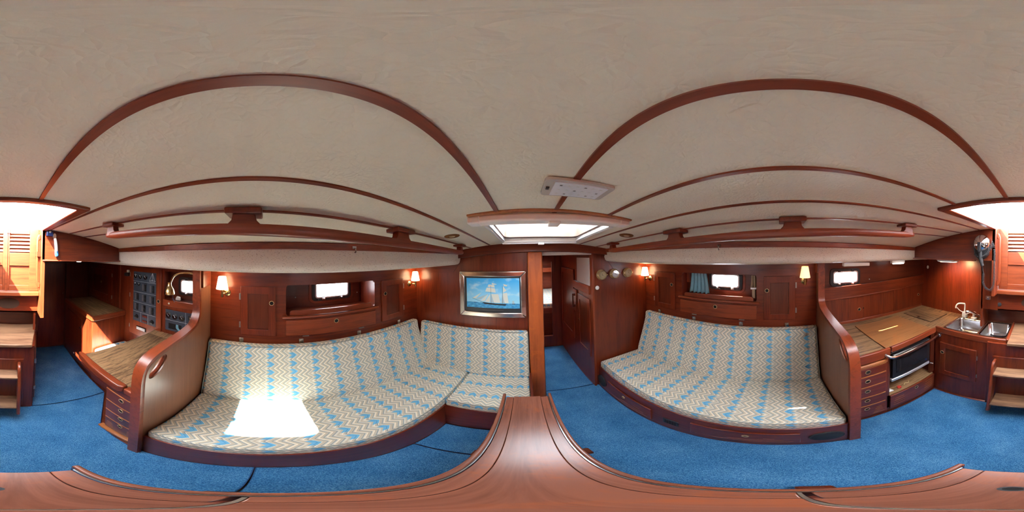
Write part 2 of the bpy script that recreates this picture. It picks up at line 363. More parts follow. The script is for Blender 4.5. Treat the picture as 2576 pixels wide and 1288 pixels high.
# forward bulkhead, post, beam
obj('wall_fore_port', M().prism([(-1.40, -.01), (.035, -.01), (.035, 1.70), (-.55, 1.70), (-1.40, 1.60)], 0, .035, FY(1.42)), 'mahogany_z', label='mahogany forward bulkhead behind the L-shaped settee', kind='structure')
obj('wall_fore_starboard', M().prism([(.63, -.01), (1.46, -.01), (1.46, 1.60), (.78, 1.70), (.63, 1.70)], 0, .035, FY(1.42)), 'mahogany_z', label='mahogany forward bulkhead carrying the brass instruments', kind='structure')
bt = [(x, zc(x, 1.39) + .004) for x in lin(ep(1.39) - .01, es(1.39) + .01, 14)]
bb = [(x, 1.635 - .09*(x - .1)**2 - .001) for x in lin(es(1.39) + .015, ep(1.39) - .015, 14)]
obj('trim_3', M().prism(bt + bb, 0, .05, FY(1.375)), 'mahogany_x', bevel=.004, label='curved mahogany deck beam above the forward bulkhead', kind='structure')
obj('wall_fore_sun_stop', M().box(.02, .66, 1.425, 1.47, 1.60, 1.74), 'white_wall', label='pale filler added above the forward doorway to block a sun leak', kind='structure')  # filler added behind the beam to stop sun leaking in over the doorway
obj('support_post', M().box(.022, .142, 1.325, 1.425, 0, 1.632), 'worn_z', bevel=.008, label='orange worn mahogany mast support post beside the doorway', cat='post')
obj('trim_4', M().box(.615, .638, 1.405, 1.475, 0, 1.62), 'trim_z', bevel=.005, label='mahogany jamb on the starboard side of the forward doorway', kind='structure')
obj('trim_5', M().box(.135, .155, 1.425, 1.475, 0, 1.62), 'trim_z', bevel=.004, label='mahogany jamb on the port side of the forward doorway', kind='structure')
for sx, x0, x1, lb in ((1, .80, 1.20, 'starboard'), (-1, -.62, -1.08, 'port')):
    obj('trim_' + ('6' if sx > 0 else '7'), M().prism([(x0 - sx*.06, 1.60), (x0 + sx*.02, 1.60), (x1, 1.50), (x1, 1.44), (x0 + sx*.05, 1.455)], -.006, 0, FY(1.42)), 'mahogany_x', label='shaped mahogany filler under the %s lining at the bulkhead' % lb, kind='structure')

# forward passage and berth beyond
obj('wall_passage_port', M().box(-.24, -.20, 1.455, 4.2, 0, 1.64), 'mahogany_z', label='mahogany wall on the port side of the forward passage', kind='structure')
def FH(u, v, n): return Vector((.686 - .045*u - n, u, v))
obj('wall_passage_starboard', M().prism([(1.455, 0), (2.56, 0), (2.56, 1.64), (1.455, 1.64)], -.03, 0, FH), 'mahogany_z', label='mahogany wall on the starboard side of the forward passage', kind='structure')
obj('wall_fore_cabin', M().prism([(-.24, 0), (.60, 0), (.60, 1.64), (-.24, 1.64)], 0, .03, FY(2.54), [[(-.16, .22), (.416, .22), (.416, 1.50), (-.16, 1.50)]]), 'mahogany_z', label='mahogany bulkhead with the opening to the forward berth', kind='structure')
obj('wall_fore_end', M().box(-.24, 1.3, 4.18, 4.22, 0, 1.64), 'mahogany_x', label='mahogany lining at the head of the forward berth', kind='structure')
obj('wall_fore_cabin_side', M().box(1.22, 1.26, 2.54, 4.2, 0, 1.64), 'mahogany_y', label='mahogany side lining of the forward berth', kind='structure')
obj('wall_fore_cabin_return', M().box(.55, 1.26, 2.565, 2.60, 0, 1.64), 'mahogany_z', label='mahogany back of the forward bulkhead', kind='structure')
obj('ceiling_fore', M().prism([(-.24, 1.455), (1.26, 1.455), (1.26, 4.22), (-.24, 4.22)], 1.602, 1.64, W, [[(.0, 2.9), (.5, 2.9), (.5, 3.4), (.0, 3.4)]]), 'vinyl', label='white ceiling of the forward passage', kind='structure')
bh = thing('berth', 'forward berth seen through the narrow opening past the passage', 'berth', (.4, 3.4, 0))
obj('base', M().box(-.195, 1.21, 2.80, 4.17, 0, .62), 'panel_x', bh, bevel=.004)
obj('lip', M().box(-.195, 1.21, 2.785, 2.80, .56, .66), 'trim_x', bh, bevel=.003)
obj('mattress', M().box(-.19, 1.20, 2.81, 4.16, .622, .74), 'fabric_seat_fore', bh, bevel=.02, seg=3)
obj('berth_shelf', M().prism([(.02, 1.20), (.02, 1.30), (0, 1.30), (0, 1.20)], -.195, 1.21, lambda u, v, n: Vector((n, 3.90 + u, v))).box(-.195, 1.21, 3.92, 4.17, 1.20, 1.22), 'trim_x', label='mahogany fiddled shelf above the forward berth', cat='shelf')
pd = thing('door_3', 'tall mahogany locker door with sunken panel in the forward passage', None, (.59, 2.2, .5), kind='structure')
def framed(parent, fr, u0, u1, v0, v1, inset, t=.016, mat='mahogany_z', pmat='panel_z', name='door'):
    iu = inset if not isinstance(inset, tuple) else inset[0]; iv = inset if not isinstance(inset, tuple) else inset[1]
    f = obj(name, M().prism([(u0, v0), (u1, v0), (u1, v1), (u0, v1)], 0, t, fr, [[(u0 + iu, v0 + iv), (u1 - iu, v0 + iv), (u1 - iu, v1 - iv), (u0 + iu, v1 - iv)]]), mat, parent, bevel=.0025)
    obj('panel', M().box(u0 + iu - .004, u1 - iu + .004, v0 + iv - .004, v1 - iv + .004, .001, t - .009, fr), pmat, f)
    return f
framed(pd, FH, 1.93, 2.49, .47, 1.42, (.07, .07))
pd = thing('door_4', 'mahogany head compartment door half hidden behind the doorway jamb', None, (.61, 1.62, .5), kind='structure')
framed(pd, FH, 1.47, 1.80, .45, 1.15, (.06, .06))
obj('finger_pull', M().lathe([(.012, .014), (.012, .02), (.009, .02)], 1.757, .826, FH, 12), 'brass', pd)
obj('passage_rail', M().box(1.47, 1.93, 1.20, 1.29, 0, .02, FH), 'trim_y', bevel=.003, label='mahogany cross rail below the white panel in the forward passage', cat='rail')
obj('bulkhead_panel', M().box(1.47, 1.82, 1.29, 1.57, 0, .008, FH), 'white_wall', bevel=.002, label='off-white panel in the forward passage above the cross rail', cat='panel')
gh = thing('grab_bar', 'vertical wooden grab handle on the forward passage wall', 'handle', (.58, 1.9, .9))
obj('back_block', M().box(1.84, 1.95, .90, 1.18, .002, .016, FH), 'trim_z', gh, bevel=.004)
obj('grip', M().box(1.865, 1.895, .955, 1.13, .035, .055, FH).box(1.865, 1.895, 1.10, 1.13, .012, .04, FH).box(1.865, 1.895, .955, .985, .012, .04, FH), 'panel_z', gh, bevel=.005)

# aft end: beams, bulkheads, passage to the aft cabin
top = [(x, zc(x, -1.3) + .004) for x in lin(.335, es(-1.3), 10)]
b = thing('trim_8', 'dark mahogany deck beam above the galley sink', None, (.8, -1.32, 1.55), kind='structure')
obj('beam_board', M().prism(top + [(es(-1.3), 1.552), (.335, 1.552)], -.03, 0, FY(-1.30)), 'mahogany_x', b, bevel=.003)
obj('lip', M().box(.52, es(-1.3) + .03, -1.332, -1.288, 1.545, 1.557), 'trim_x', b, bevel=.004)
top = [(x, zc(x, -1.3) + .004) for x in lin(ep(-1.3), -.235, 10)]
b = thing('trim_9', 'dark mahogany deck beam above the aft passage', None, (-.6, -1.32, 1.57), kind='structure')
obj('beam_board', M().prism(top + [(-.235, 1.572), (ep(-1.3), 1.572)], -.03, 0, FY(-1.30)), 'mahogany_x', b, bevel=.003)
obj('lip', M().box(ep(-1.3) - .03, -.24, -1.332, -1.288, 1.563, 1.575), 'trim_x', b, bevel=.004)
obj('wall_aft_galley', M().box(.50, 1.47, -1.735, -1.70, -.01, 1.75), 'mahogany_z', label='mahogany aft bulkhead behind the galley sink', kind='structure')
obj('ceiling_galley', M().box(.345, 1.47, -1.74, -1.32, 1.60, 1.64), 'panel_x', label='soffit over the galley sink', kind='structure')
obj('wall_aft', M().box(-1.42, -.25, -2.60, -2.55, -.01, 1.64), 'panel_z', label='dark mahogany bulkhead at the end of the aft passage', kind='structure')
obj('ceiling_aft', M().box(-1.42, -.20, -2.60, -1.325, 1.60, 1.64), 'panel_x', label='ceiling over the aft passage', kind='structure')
sd = thing('door_2', 'dark mahogany door at the end of the aft passage', None, (-.66, -2.55, 0), kind='structure')
obj('leaf', M().box(-.86, -.42, 0.02, 1.50, 0, .012, FY(-2.55)), 'mahogany_z', sd, bevel=.003)
obj('latch', M().box(-.835, -.81, .995, 1.01, .012, .022, FY(-2.55)), 'chrome', sd, bevel=.003)
def FE(u, v, n): return Vector((-.178 + (u + 1.22)*.155 - n, u, v))
obj('wall_engine_side', M().prism([(-1.215, 0), (-1.215, .85), (-1.47, .85), (-1.47, 1.64), (-2.56, 1.64), (-2.56, 0)], -.02, 0, FE), 'mahogany_z', label='mahogany side of the engine box along the aft passage', kind='structure')
ed = thing('engine_hatch', 'narrow mahogany engine access door on the side of the steps', 'door', (-.2, -1.5, 0))
obj('panel', M().box(-1.60, -1.27, .10, .80, 0, .014, FE), 'panel_z', ed, bevel=.003)
for z in (.25, .62): obj('hinge', M().box(-1.275, -1.262, z, z + .05, .004, .02, FE), 'hinge', ed)

# ------------------------------------------------------------------ companionway
cw = thing('trim_10', 'mahogany frame around the open companionway hatch', None, (.05, -.9, 1.75), kind='structure')
def ceil_bar(x0, x1, y0, y1, d0, d1, nx=8):
    m = M(); X = lin(x0, x1, nx); k = 0
    for x in X:
        m.v += [Vector((x, y0, zc(x, y0) + d0)), Vector((x, y1, zc(x, y1) + d0)), Vector((x, y1, zc(x, y1) + d1)), Vector((x, y0, zc(x, y0) + d1))]
    for i in range(nx):
        for k in range(4): a = i*4 + k; b = i*4 + (k+1) % 4; m.f.append((a, b, b + 4, a + 4))
    m.f += [(0, 1, 2, 3), tuple(nx*4 + k for k in (3, 2, 1, 0))]
    return m
obj('frame_board', ceil_bar(-.27, .375, -.562, -.528, -.012, .06), 'trim_x', cw, bevel=.004)
obj('frame_board', ceil_bar(-.27, -.232, -1.30, -.56, -.012, .06, 2), 'trim_y', cw, bevel=.004)
obj('frame_board', ceil_bar(.338, .375, -1.30, -.56, -.012, .06, 2), 'trim_y', cw, bevel=.004)
obj('jamb', M().box(-.262, -.232, -1.47, -1.30, 1.075, 1.86), 'trim_z', cw, bevel=.004)
obj('jamb', M().box(.340, .370, -1.47, -1.30, 1.25, 1.86), 'trim_z', cw, bevel=.004)
obj('sill', M().box(-.232, .362, -1.475, -1.385, 1.252, 1.288), 'door_wood', cw, bevel=.005)
obj('wall_aft_companionway', M().box(.345, .508, -1.475, -1.452, 1.077, 1.84), 'mahogany_z', label='mahogany panel beside the companionway doors', kind='structure')
obj('wall_aft_return', M().box(.490, .515, -1.70, -1.452, .877, 1.84), 'trim_z', bevel=.004, label='mahogany return corner beside the galley bulkhead', kind='structure')
lp = obj('wall_aft_lower', M().box(-.232, .345, -1.475, -1.458, 1.077, 1.252), 'mahogany_x', label='mahogany panel with a water stain under the companionway sill', kind='structure')
obj('water_stain', M().prism(ell(.03, 1.165, .10, .052), 0, .0012, FY(-1.458)), 'stain', lp)
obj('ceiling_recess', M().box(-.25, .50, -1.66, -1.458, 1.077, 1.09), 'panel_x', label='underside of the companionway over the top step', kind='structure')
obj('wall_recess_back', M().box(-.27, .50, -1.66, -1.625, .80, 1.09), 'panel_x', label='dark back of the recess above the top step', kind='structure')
for k, (x0, x1, lb) in enumerate(((.057, .338, 'starboard'), (-.231, .0565, 'port'))):
    d = thing('door_%d' % (5 + k), 'varnished louvred companionway door, %s leaf' % lb, None, ((x0 + x1)/2, -1.45, 1.29), kind='structure')
    Fd = FY(-1.465); si = .03 if k == 0 else .028
    a, b2 = (x0 + .03, x1 - .08) if k == 0 else (x0 + .082, x1 - .028)
    obj('stile', M().box(x0, a, 1.29, 1.845, 0, .03, Fd), 'door_wood', d, bevel=.003); obj('stile', M().box(b2, x1, 1.29, 1.845, 0, .03, Fd), 'door_wood', d, bevel=.003)
    for z0, z1 in ((1.29, 1.34), (1.515, 1.63), (1.795, 1.845)): obj('rail', M().box(a, b2, z0, z1, .002, .028, Fd), 'door_wood', d, bevel=.002)
    obj('panel', M().box(a, b2, 1.335, 1.52, .004, .016, Fd), 'door_wood', d)
    obj('backing', M().box(a - .004, b2 + .004, 1.62, 1.80, -.006, .001, Fd), 'door_wood', d)
    for i in range(5):
        z = 1.635 + i*.033
        obj('louvre_slat', M().prism([(.026, z), (.030, z + .004), (.006, z + .046), (.002, z + .042)], a - .003, b2 + .003, lambda u, v, n: Vector((n, -1.465 + u, v))), 'door_wood', d)
    if k == 1: obj('astragal', M().box(.046, .068, 1.29, 1.84, .030, .036, Fd), 'door_wood', d, bevel=.002)
    if k == 1: obj('knob', M().box(.02, .05, 1.80, 1.808, .036, .054, Fd).box(.033, .04, 1.77, 1.83, .036, .042, Fd), 'steel', d, bevel=.002)
for x, s, lb in ((.340, -1, 'starboard'), (-.232, 1, 'port')):
    h = thing('grab_rail', 'long vertical wooden grab rail on the %s jamb of the companionway' % lb, 'grab rail', (x, -1.36, 1.33), 'companionway grab rails')
    P = [(0, 1.335), (.020, 1.335), (.034, 1.37), (.036, 1.56), (.034, 1.75), (.020, 1.785), (0, 1.785), (0, 1.745), (.014, 1.735), (.015, 1.56), (.014, 1.385), (0, 1.375)]
    obj('grip', M().prism(P, -1.375, -1.345, lambda u, v, n, x=x, s=s: Vector((x + s*u, n, v))), 'trim_z', h, bevel=.006)
ts = thing('companionway_step', 'pale worn wooden top step over the engine box', 'step', (.02, -1.4, .85))
obj('tread', M().prism([(-.155, -1.178), (.205, -1.178), (.205, -1.622), (-.245, -1.622)], .855, .885), 'step_wood', ts, bevel=.006)
obj('engine_front', M().box(-.168, .365, -1.228, -1.205, 0, .855), 'mahogany_z', ts, bevel=.002)
ld = thing('boarding_ladder', 'mahogany two-tread ladder hung on the engine box below the top step', 'ladder', (.11, -1.1, .1))
obj('backboard', M().box(-.10, .318, -1.204, -1.190, .06, .725), 'mahogany_z', ld, bevel=.003)
chk = [(-1.19, .70), (-1.13, .705), (-1.105, .69), (-1.09, .655), (-1.005, .125), (-1.02, .10), (-1.045, .10), (-1.19, .42)]
for x in (-.076, .276): obj('cheek', M().prism(chk, x, x + .024, lambda u, v, n: Vector((n, u, v))), 'trim_z', ld, bevel=.007, seg=3)
obj('tread', M().box(-.054, .278, -1.19, -1.072, .583, .603), 'step_wood', ld, bevel=.004)
obj('tread', M().box(-.054, .278, -1.19, -1.022, .207, .227), 'step_wood', ld, bevel=.004)

# ------------------------------------------------------------------ settees
sb = thing('settee_base', 'dark mahogany base of the L-shaped port settee', 'settee', (-.7, .4, 0))
obj('front_board', M().box(-.51, -.488, -.448, .868, 0, .338), 'mahogany_y', sb, bevel=.006)
obj('return_board', M().box(-.51, .03, .866, .888, 0, .338), 'mahogany_x', sb, bevel=.006)
obj('end_board', M().box(.012, .032, .88, 1.42, 0, .44), 'mahogany_y', sb, bevel=.005)
obj('seat_board', M().box(-1.30, -.505, -.448, 1.415, .285, .305).box(-.505, .012, .888, 1.415, .285, .305), 'panel_y', sb)
obj('back_board', M().prism([(-.448, .30), (1.415, .30), (1.415, .40), (-.448, .40)], 0, .02, FP), 'mahogany_y', sb)
tb = thing('settee_base', 'dark mahogany base of the straight starboard settee with drawers and speakers', 'settee', (1.0, .5, 0))
obj('front_board', M().box(.663, .685, -.31, 1.42, 0, .338), 'mahogany_y', tb, bevel=.006)
obj('seat_board', M().box(.685, 1.40, -.31, 1.415, .285, .305), 'panel_y', tb)
FB = FX(.663, -1)
for u0, u1, v0, v1, pu, lb in ((.70, 1.225, .05, .235, .985, None), (-.083, .425, .075, .262, .151, None)):
    dr = obj('drawer', M().box(u0, u1, v0, v1, 0, .012, FB), 'mahogany_y', tb, bevel=.003)
    obj('finger_pull', M().ring(pu, v1 - .06, .010, .017, .012, .017, FB, 16), 'old_brass', dr); obj('pull_hole', M().lathe([(.010, .0122), (.010, .0135), (.0, .0135)][:2], pu, v1 - .06, FB, 14), 'hole', dr)
    for i in range(3): obj('vent_slot', M().box(u0 + .03 + (.04*i), u1 - .03 - .16*i, v0 + .02 + .035*i, v0 + .024 + .035*i, .0118, .0132, FB), 'light_wood', dr)
g = obj('vent_grille', M().box(.50, .607, .105, .19, 0, .008, FB), 'black', tb, bevel=.004)
for i in range(5): obj('grille_bar', M().box(.515 + .017*i, .524 + .017*i, .12, .175, .008, .012, FB), 'rubber', g)
for u, v in ((1.345, .135), (-.203, .16)):
    s = obj('speaker', M().lathe([(.078, 0), (.078, .006), (.070, .010), (.03, .012)], u, v, FB, 28), 'mesh_speaker', tb)
    obj('speaker_rim', M().ring(u, v, .074, .082, 0, .008, FB, 28), 'rubber', s)

def cushion(name, label, cat, group, poly, u0, u1, fr, mat, bev=.022, pipes=()):
    o = obj(name, M().ext(poly, u0, u1, fr, 6), mat, bevel=bev, seg=4, label=label, cat=cat, group=group, ang=60)
    for p in pipes:
        obj('piping', M().tube(spline(p, 5), .0032, 6), 'piping', o)
    return o
def FXZ(u, v, n): return Vector((n, u, v))                # profile in (x, z) along y
def FYZ(u, v, n): return Vector((u, n, v))                # profile in (y, z) along x
def puff(x0, x1, z0, z1, h=.010):
    return [(x0, z0), (x1, z0), (x1, z1 - .004)] + [(x1 + (x0 - x1)*t, z1 + h*math.sin(math.pi*t)) for t in (.15, .35, .5, .65, .85)] + [(x0, z1 - .004)]
G = 'zigzag patterned settee cushions'
cushion('seat_cushion', 'long zigzag patterned seat cushion of the port settee with the sun patch', 'cushion', G, puff(-1.03, -.497, .308, .415), -.443, 1.325, FXZ, 'fabric_seat_port',
        pipes=[[(-.50, -.42, .412), (-.50, .3, .414), (-.50, .86, .414), (-.50, 1.30, .414)]])
cushion('seat_cushion', 'small square seat cushion on the short arm of the L-shaped settee', 'cushion', G, puff(.872, 1.325, .308, .413), -.493, .010, FYZ, 'fabric_seat_fore',
        pipes=[[(-.47, .876, .410), (-.2, .876, .411), (0, .876, .410)]])
cushion('seat_cushion', 'long zigzag patterned seat cushion of the starboard settee', 'cushion', G, puff(.672, 1.225, .308, .415), -.303, 1.40, FXZ, 'fabric_seat_starboard',
        pipes=[[(.675, -.29, .412), (.675, .5, .414), (.675, 1.38, .412)], [(.69, -.300, .416), (.9, -.300, .422), (1.2, -.300, .416)]])
def back(n0, n1, z1): return [(.03, .402), (n0, .402), (n0 - .015, .50), (n1 + .010, z1 - .09), (n1, z1), (.005, z1 - .004), (.004, z1 - .10)]
bp = [(.04, .423), (.20, .423), (.19, .5), (.09, .88), (.082, .932), (.02, .93)]
cushion('back_cushion', 'long backrest cushion of the port settee below the cabinet doors', 'cushion', G, back(.205, .078, .935), -.435, 1.345, FP, 'fabric_back_port',
        pipes=[[FP(-.433, z + .0, n) for n, z in ((.203, .415), (.19, .5), (.088, .86), (.078, .925), (.02, .93))], [FP(u, .931, .080) for u in (-.41, .3, .9, 1.28)]])
cushion('back_cushion', 'long backrest cushion of the starboard settee', 'cushion', G, back(.21, .078, .935), -.298, 1.365, FS, 'fabric_back_starboard',
        pipes=[[FS(-.297, z + .0, n) for n, z in ((.208, .415), (.195, .5), (.088, .86), (.078, .925), (.02, .93))], [FS(u, .931, .080) for u in (-.28, .3, .9, 1.33)]])
cushion('back_cushion', 'shorter backrest cushion under the framed ship picture', 'cushion', G, back(.125, .070, .92), -1.02, .012, FY(1.42, -1), 'fabric_back_fore',
        pipes=[[(x, 1.42 - .072, .917) for x in (-1.0, -.5, -.02)], [(.011, 1.42 - n, z) for n, z in ((.122, .42), (.075, .82), (.068, .90))]])
for fr, ys, lb in ((FP, (-.203, .236, .706, 1.147), 'port'), (FS, (1.216, .795, .343, -.051), 'starboard')):
    for i, y in enumerate(ys):
        t = obj('cushion_clip', M().box(y - .017, y + .017, .915, .964, .001, .004, fr).box(y - .017, y + .017, .912, .918, .001, .014, fr), 'steel', bevel=.0012, cat='clip', group='metal cushion clips',
                label='small metal clip above the %s backrest, %s from the forward end' % (lb, {'port': ['fourth', 'third', 'second', 'first'], 'starboard': ['first', 'second', 'third', 'fourth']}[lb][i]))
        obj('screw', M().lathe([(.003, .004), (.002, .0055)], y, .945, fr, 8), 'hinge', t)

# ------------------------------------------------------------------ table
tt = thing('saloon_table', 'drop-leaf mahogany table with both leaves folded down beneath the camera', 'table', (0, .27, 0))
for y0, y1 in ((-.222, -.0138), (-.0102, .772)):
    obj('top_board', M().box(-.0695, .0545, y0, y1, .675, .700), 'table_wood', tt, bevel=.0015)
    for x0, x1 in ((-.1035, -.0705), (.0555, .0895)): obj('edge_board', M().box(x0, x1, y0, y1 - .006, .675, .6995), 'table_wood', tt, bevel=.0015)
obj('joint_strip', M().box(-.10, .088, -.0136, -.0104, .68, .6996), 'chrome', tt)
for x0, x1 in ((-.1245, -.110), (.095, .1085)):
    lf = obj('drop_leaf', M().box(x0, x1, -.245, .795, .33, .705), 'table_wood', tt, bevel=.005, seg=3)
for x in (-.1068, .0922): obj('hinge_strip', M().box(x - .0013, x + .0013, -.225, .768, .68, .7003), 'steel', tt)
for x in (-.1095, .0946): obj('leaf_gap', M().box(x - .0012, x + .0012, -.225, .768, .66, .698), 'black', tt)
hl = obj('latch_hole', M().ring(.0, -.127, .009, .013, .700, .7012, W, 16), 'rubber', tt); obj('hole', M().lathe([(.009, .7003), (.009, .7008)], .0, -.127, W, 14), 'hole', hl)
for y in (-.05, .575):
    obj('leg', M().box(-.055, .04, y - .02, y + .02, .04, .675), 'mahogany_z', tt, bevel=.006)
    obj('foot', M().prism([(-.225, 0), (.215, 0), (.215, .028), (.06, .06), (-.075, .06), (-.225, .028)], y - .03, y + .03, FYZ), 'mahogany_x', tt, bevel=.006)
obj('stretcher', M().box(-.03, .015, -.03, .555, .14, .22), 'mahogany_y', tt, bevel=.004)

# ------------------------------------------------------------------ side cabinets
def pull(parent, fr, u, v, n=.016, r=.019, mat='old_brass'):
    p = obj('finger_pull', M().ring(u, v, r*.80, r, n, n + .004, fr, 18), mat, parent)
    return obj('pull_hole', M().lathe([(r*.82, n + .0002), (r*.82, n + .0015)], u, v, fr, 16), 'hole', parent)
def hinge(parent, fr, u, v, n=.012, w=.006, h=.05): return obj('hinge', M().box(u - w, u + w, v - h/2, v + h/2, n, n + .006, fr), 'hinge', parent, bevel=.001)
def cabinet(fr, hx, s, y0, y1, rec, doors, drop, label, side):
    c = thing('side_cabinet', label, 'cabinet', tuple(fr((y0 + y1)/2, .33, 0)))
    r0, r1 = rec
    obj('face_panel', M().prism([(y0, .33), (y1, .33), (y1, 1.54), (y0, 1.54)], -.018, 0, fr, [rrect(r0, r1, 1.166, 1.408, .022)]), 'mahogany_y', c)
    dep = abs(hx - fr((r0 + r1)/2, 1.2, 0).x) - .004
    obj('recess_floor', M().box(r0 - .01, r1 + .01, 1.15, 1.168, -dep, -.018, fr), 'trim_y', c)
    obj('recess_top', M().box(r0 - .01, r1 + .01, 1.408, 1.42, -dep, -.018, fr), 'panel_y', c)
    obj('recess_side', M().box(r0 - .012, r0, 1.15, 1.42, -dep, -.018, fr), 'mahogany_z', c); obj('recess_side', M().box(r1, r1 + .012, 1.15, 1.42, -dep, -.018, fr), 'mahogany_z', c)
    obj('fiddle', M().prism([(r0 + .028, 1.168), (r1 - .028, 1.168), (r1 - .028, 1.198), (r1 - .04, 1.21), (r0 + .04, 1.21), (r0 + .028, 1.198)], -.014, 0, fr), 'trim_y', c, bevel=.004)
    obj('ledge', M().box(r0 - .03, r1 + .03, 1.152, 1.169, -.002, .024, fr), 'trim_y', c, bevel=.006, seg=3)
    d = obj('drop_front', M().box(drop[0], drop[1], .997, 1.132, 0, .012, fr), 'trim_y', c, bevel=.003)
    pull(d, fr, drop[2], 1.10, .012)
    for u in drop[3:]: obj('hinge', M().box(u - .024, u + .024, .984, .992, 0, .007, fr), 'hinge', d)
    for a, b, pu, hu in doors:
        f = framed(c, fr, a, b, 1.0, 1.398, .054)
        pull(f, fr, pu, 1.275, .016, .018)
        for z in (1.09, 1.32): hinge(f, fr, hu, z)
    for u in ((r0 + .105, r1 - .03) if side == 'p' else (r0 + .05, r1 - .05)):
        obj('screw_cap', M().lathe([(.006, 0), (.005, .003)], u, 1.262, FX(hx, s), 10), 'white_plastic', c)
    return c
cabinet(FP, HP, 1, -.452, 1.42, (.125, .867), [(-.207, .050, .020, -.212), (.936, 1.20, .972, 1.205)], (.123, .869, .504, .269, .729), 'mahogany side cabinet on the port side above the long backrest', 'p')
cabinet(FS, HS, -1, -.312, 1.42, (.207, .928), [(1.003, 1.273, 1.04, 1.278), (-.123, .143, .117, -.130)], (.206, .942, .575, .791, .336), 'mahogany side cabinet on the starboard side with the blue curtain', 's')

def portlight(n, fr, y0, y1, z0, z1, label, knobs=True, trim=False):
    w = thing('window_%d' % n, label, None, tuple(fr((y0 + y1)/2, z0, 0)), kind='structure')
    obj('frame', M().prism(rrect(y0 - .025, y1 + .025, z0 - .026, z1 + .024, .036), -.006, .012, fr, [rrect(y0 + .008, y1 - .008, z0 + .006, z1 - .006, .022)]), 'black', w, bevel=.003)
    obj('sash', M().prism(rrect(y0 + .003, y1 - .003, z0 + .001, z1 - .001, .024), .004, .020, fr, [rrect(y0 + .016, y1 - .016, z0 + .013, z1 - .013, .018)]), 'silver', w, bevel=.002)
    obj('pane', M().box(y0 + .004, y1 - .004, z0 + .003, z1 - .003, .002, .006, fr), 'pane', w)
    if trim: obj('surround', M().prism(rrect(y0 - .055, y1 + .055, z0 - .050, z1 + .03, .06), -.0, .008, fr, [rrect(y0 - .026, y1 + .026, z0 - .026, z1 + .026, .034)]), 'mahogany_y', w, bevel=.003)
    for t in (.24, .76):
        u = y0 + (y1 - y0)*t
        k = obj('latch', M().box(u - .016, u + .016, z0 - .014, z0 + .006, .010, .026, fr).lathe([(.009, .026), (.008, .036), (.003, .038)], u, z0 - .004, fr, 12), 'chrome' if t < .5 else 'steel', w, bevel=.002)
        if not trim: obj('hinge', M().box(u - .014, u + .014, z1 - .008, z1 + .014, .010, .022, fr), 'black', w, bevel=.002)
    for i in range(5): obj('screw', M().lathe([(.003, .012), (.002, .0135)], y0 + (y1 - y0)*(i + .5)/5, z0 - .014, fr, 8), 'steel', w)
    return w
portlight(1, FX(HP, 1), *WIN['p'][0], 'black framed portlight glowing white in the port cabinet recess', trim=True)
portlight(2, FX(HP, 1), *WIN['p'][1], 'black framed portlight above the chart table, partly behind the partition')
portlight(3, FX(HS, -1), *WIN['s'][0], 'black framed portlight beside the blue curtain in the starboard recess', trim=True)
portlight(4, FX(HS, -1), *WIN['s'][1], 'black framed portlight above the galley shelf')

# curtains in the starboard recess
def curtain(x, y0, y1, z0, z1, amp, waves, mat, name, label):
    m = M(); n = waves*8; rows = 8
    for th in (0, .002):
        for j in range(rows + 1):
            t = j/rows; z = z1 + (z0 - z1)*t
            for i in range(n + 1):
                q = i/n; sp = (1 - .25*(1 - t)); y = (y0 + y1)/2 + (q - .5)*(y1 - y0)*sp
                m.v.append(Vector((x + th + amp*(.55 + .45*t)*math.sin(2*math.pi*waves*q + .5*math.sin(3*t)), y, z + .004*math.sin(2*math.pi*waves*q)*t)))
    N = (rows + 1)*(n + 1)
    for o in (0, N):
        for j in range(rows):
            for i in range(n): a = o + j*(n + 1) + i; m.f.append((a, a + 1, a + n + 2, a + n + 1))
    for i in range(n):
        m.f.append((i, i + 1, N + i + 1, N + i)); a = rows*(n + 1) + i; m.f.append((a, a + 1, N + a + 1, N + a))
    for j in range(rows):
        a = j*(n + 1); m.f.append((a, a + n + 1, N + a + n + 1, N + a)); a += n; m.f.append((a, a + n + 1, N + a + n + 1, N + a))
    return obj(name, m, mat, label=label, cat='curtain', ang=80)
curtain(1.435, .675, .905, 1.195, 1.398, .011, 5, 'curtain', 'curtain', 'pale blue curtain hanging beside the starboard portlight')
tc_ = curtain(1.415, .215, .265, 1.285, 1.398, .008, 3, 'curtain_tan', 'curtain', 'gathered tan curtain tied at the aft end of the starboard recess')
obj('tieback', M().box(1.39, 1.44, .212, .262, 1.276, 1.29), 'white_plastic', tc_); obj('tail', M().box(1.40, 1.43, .222, .252, 1.19, 1.276), 'curtain_tan', tc_, bevel=.006)

obj('curtain_block', M().box(1.40, 1.45, .885, .915, 1.30, 1.405), 'mahogany_z', bevel=.003, label='small wooden block beside the blue curtain', cat='block')
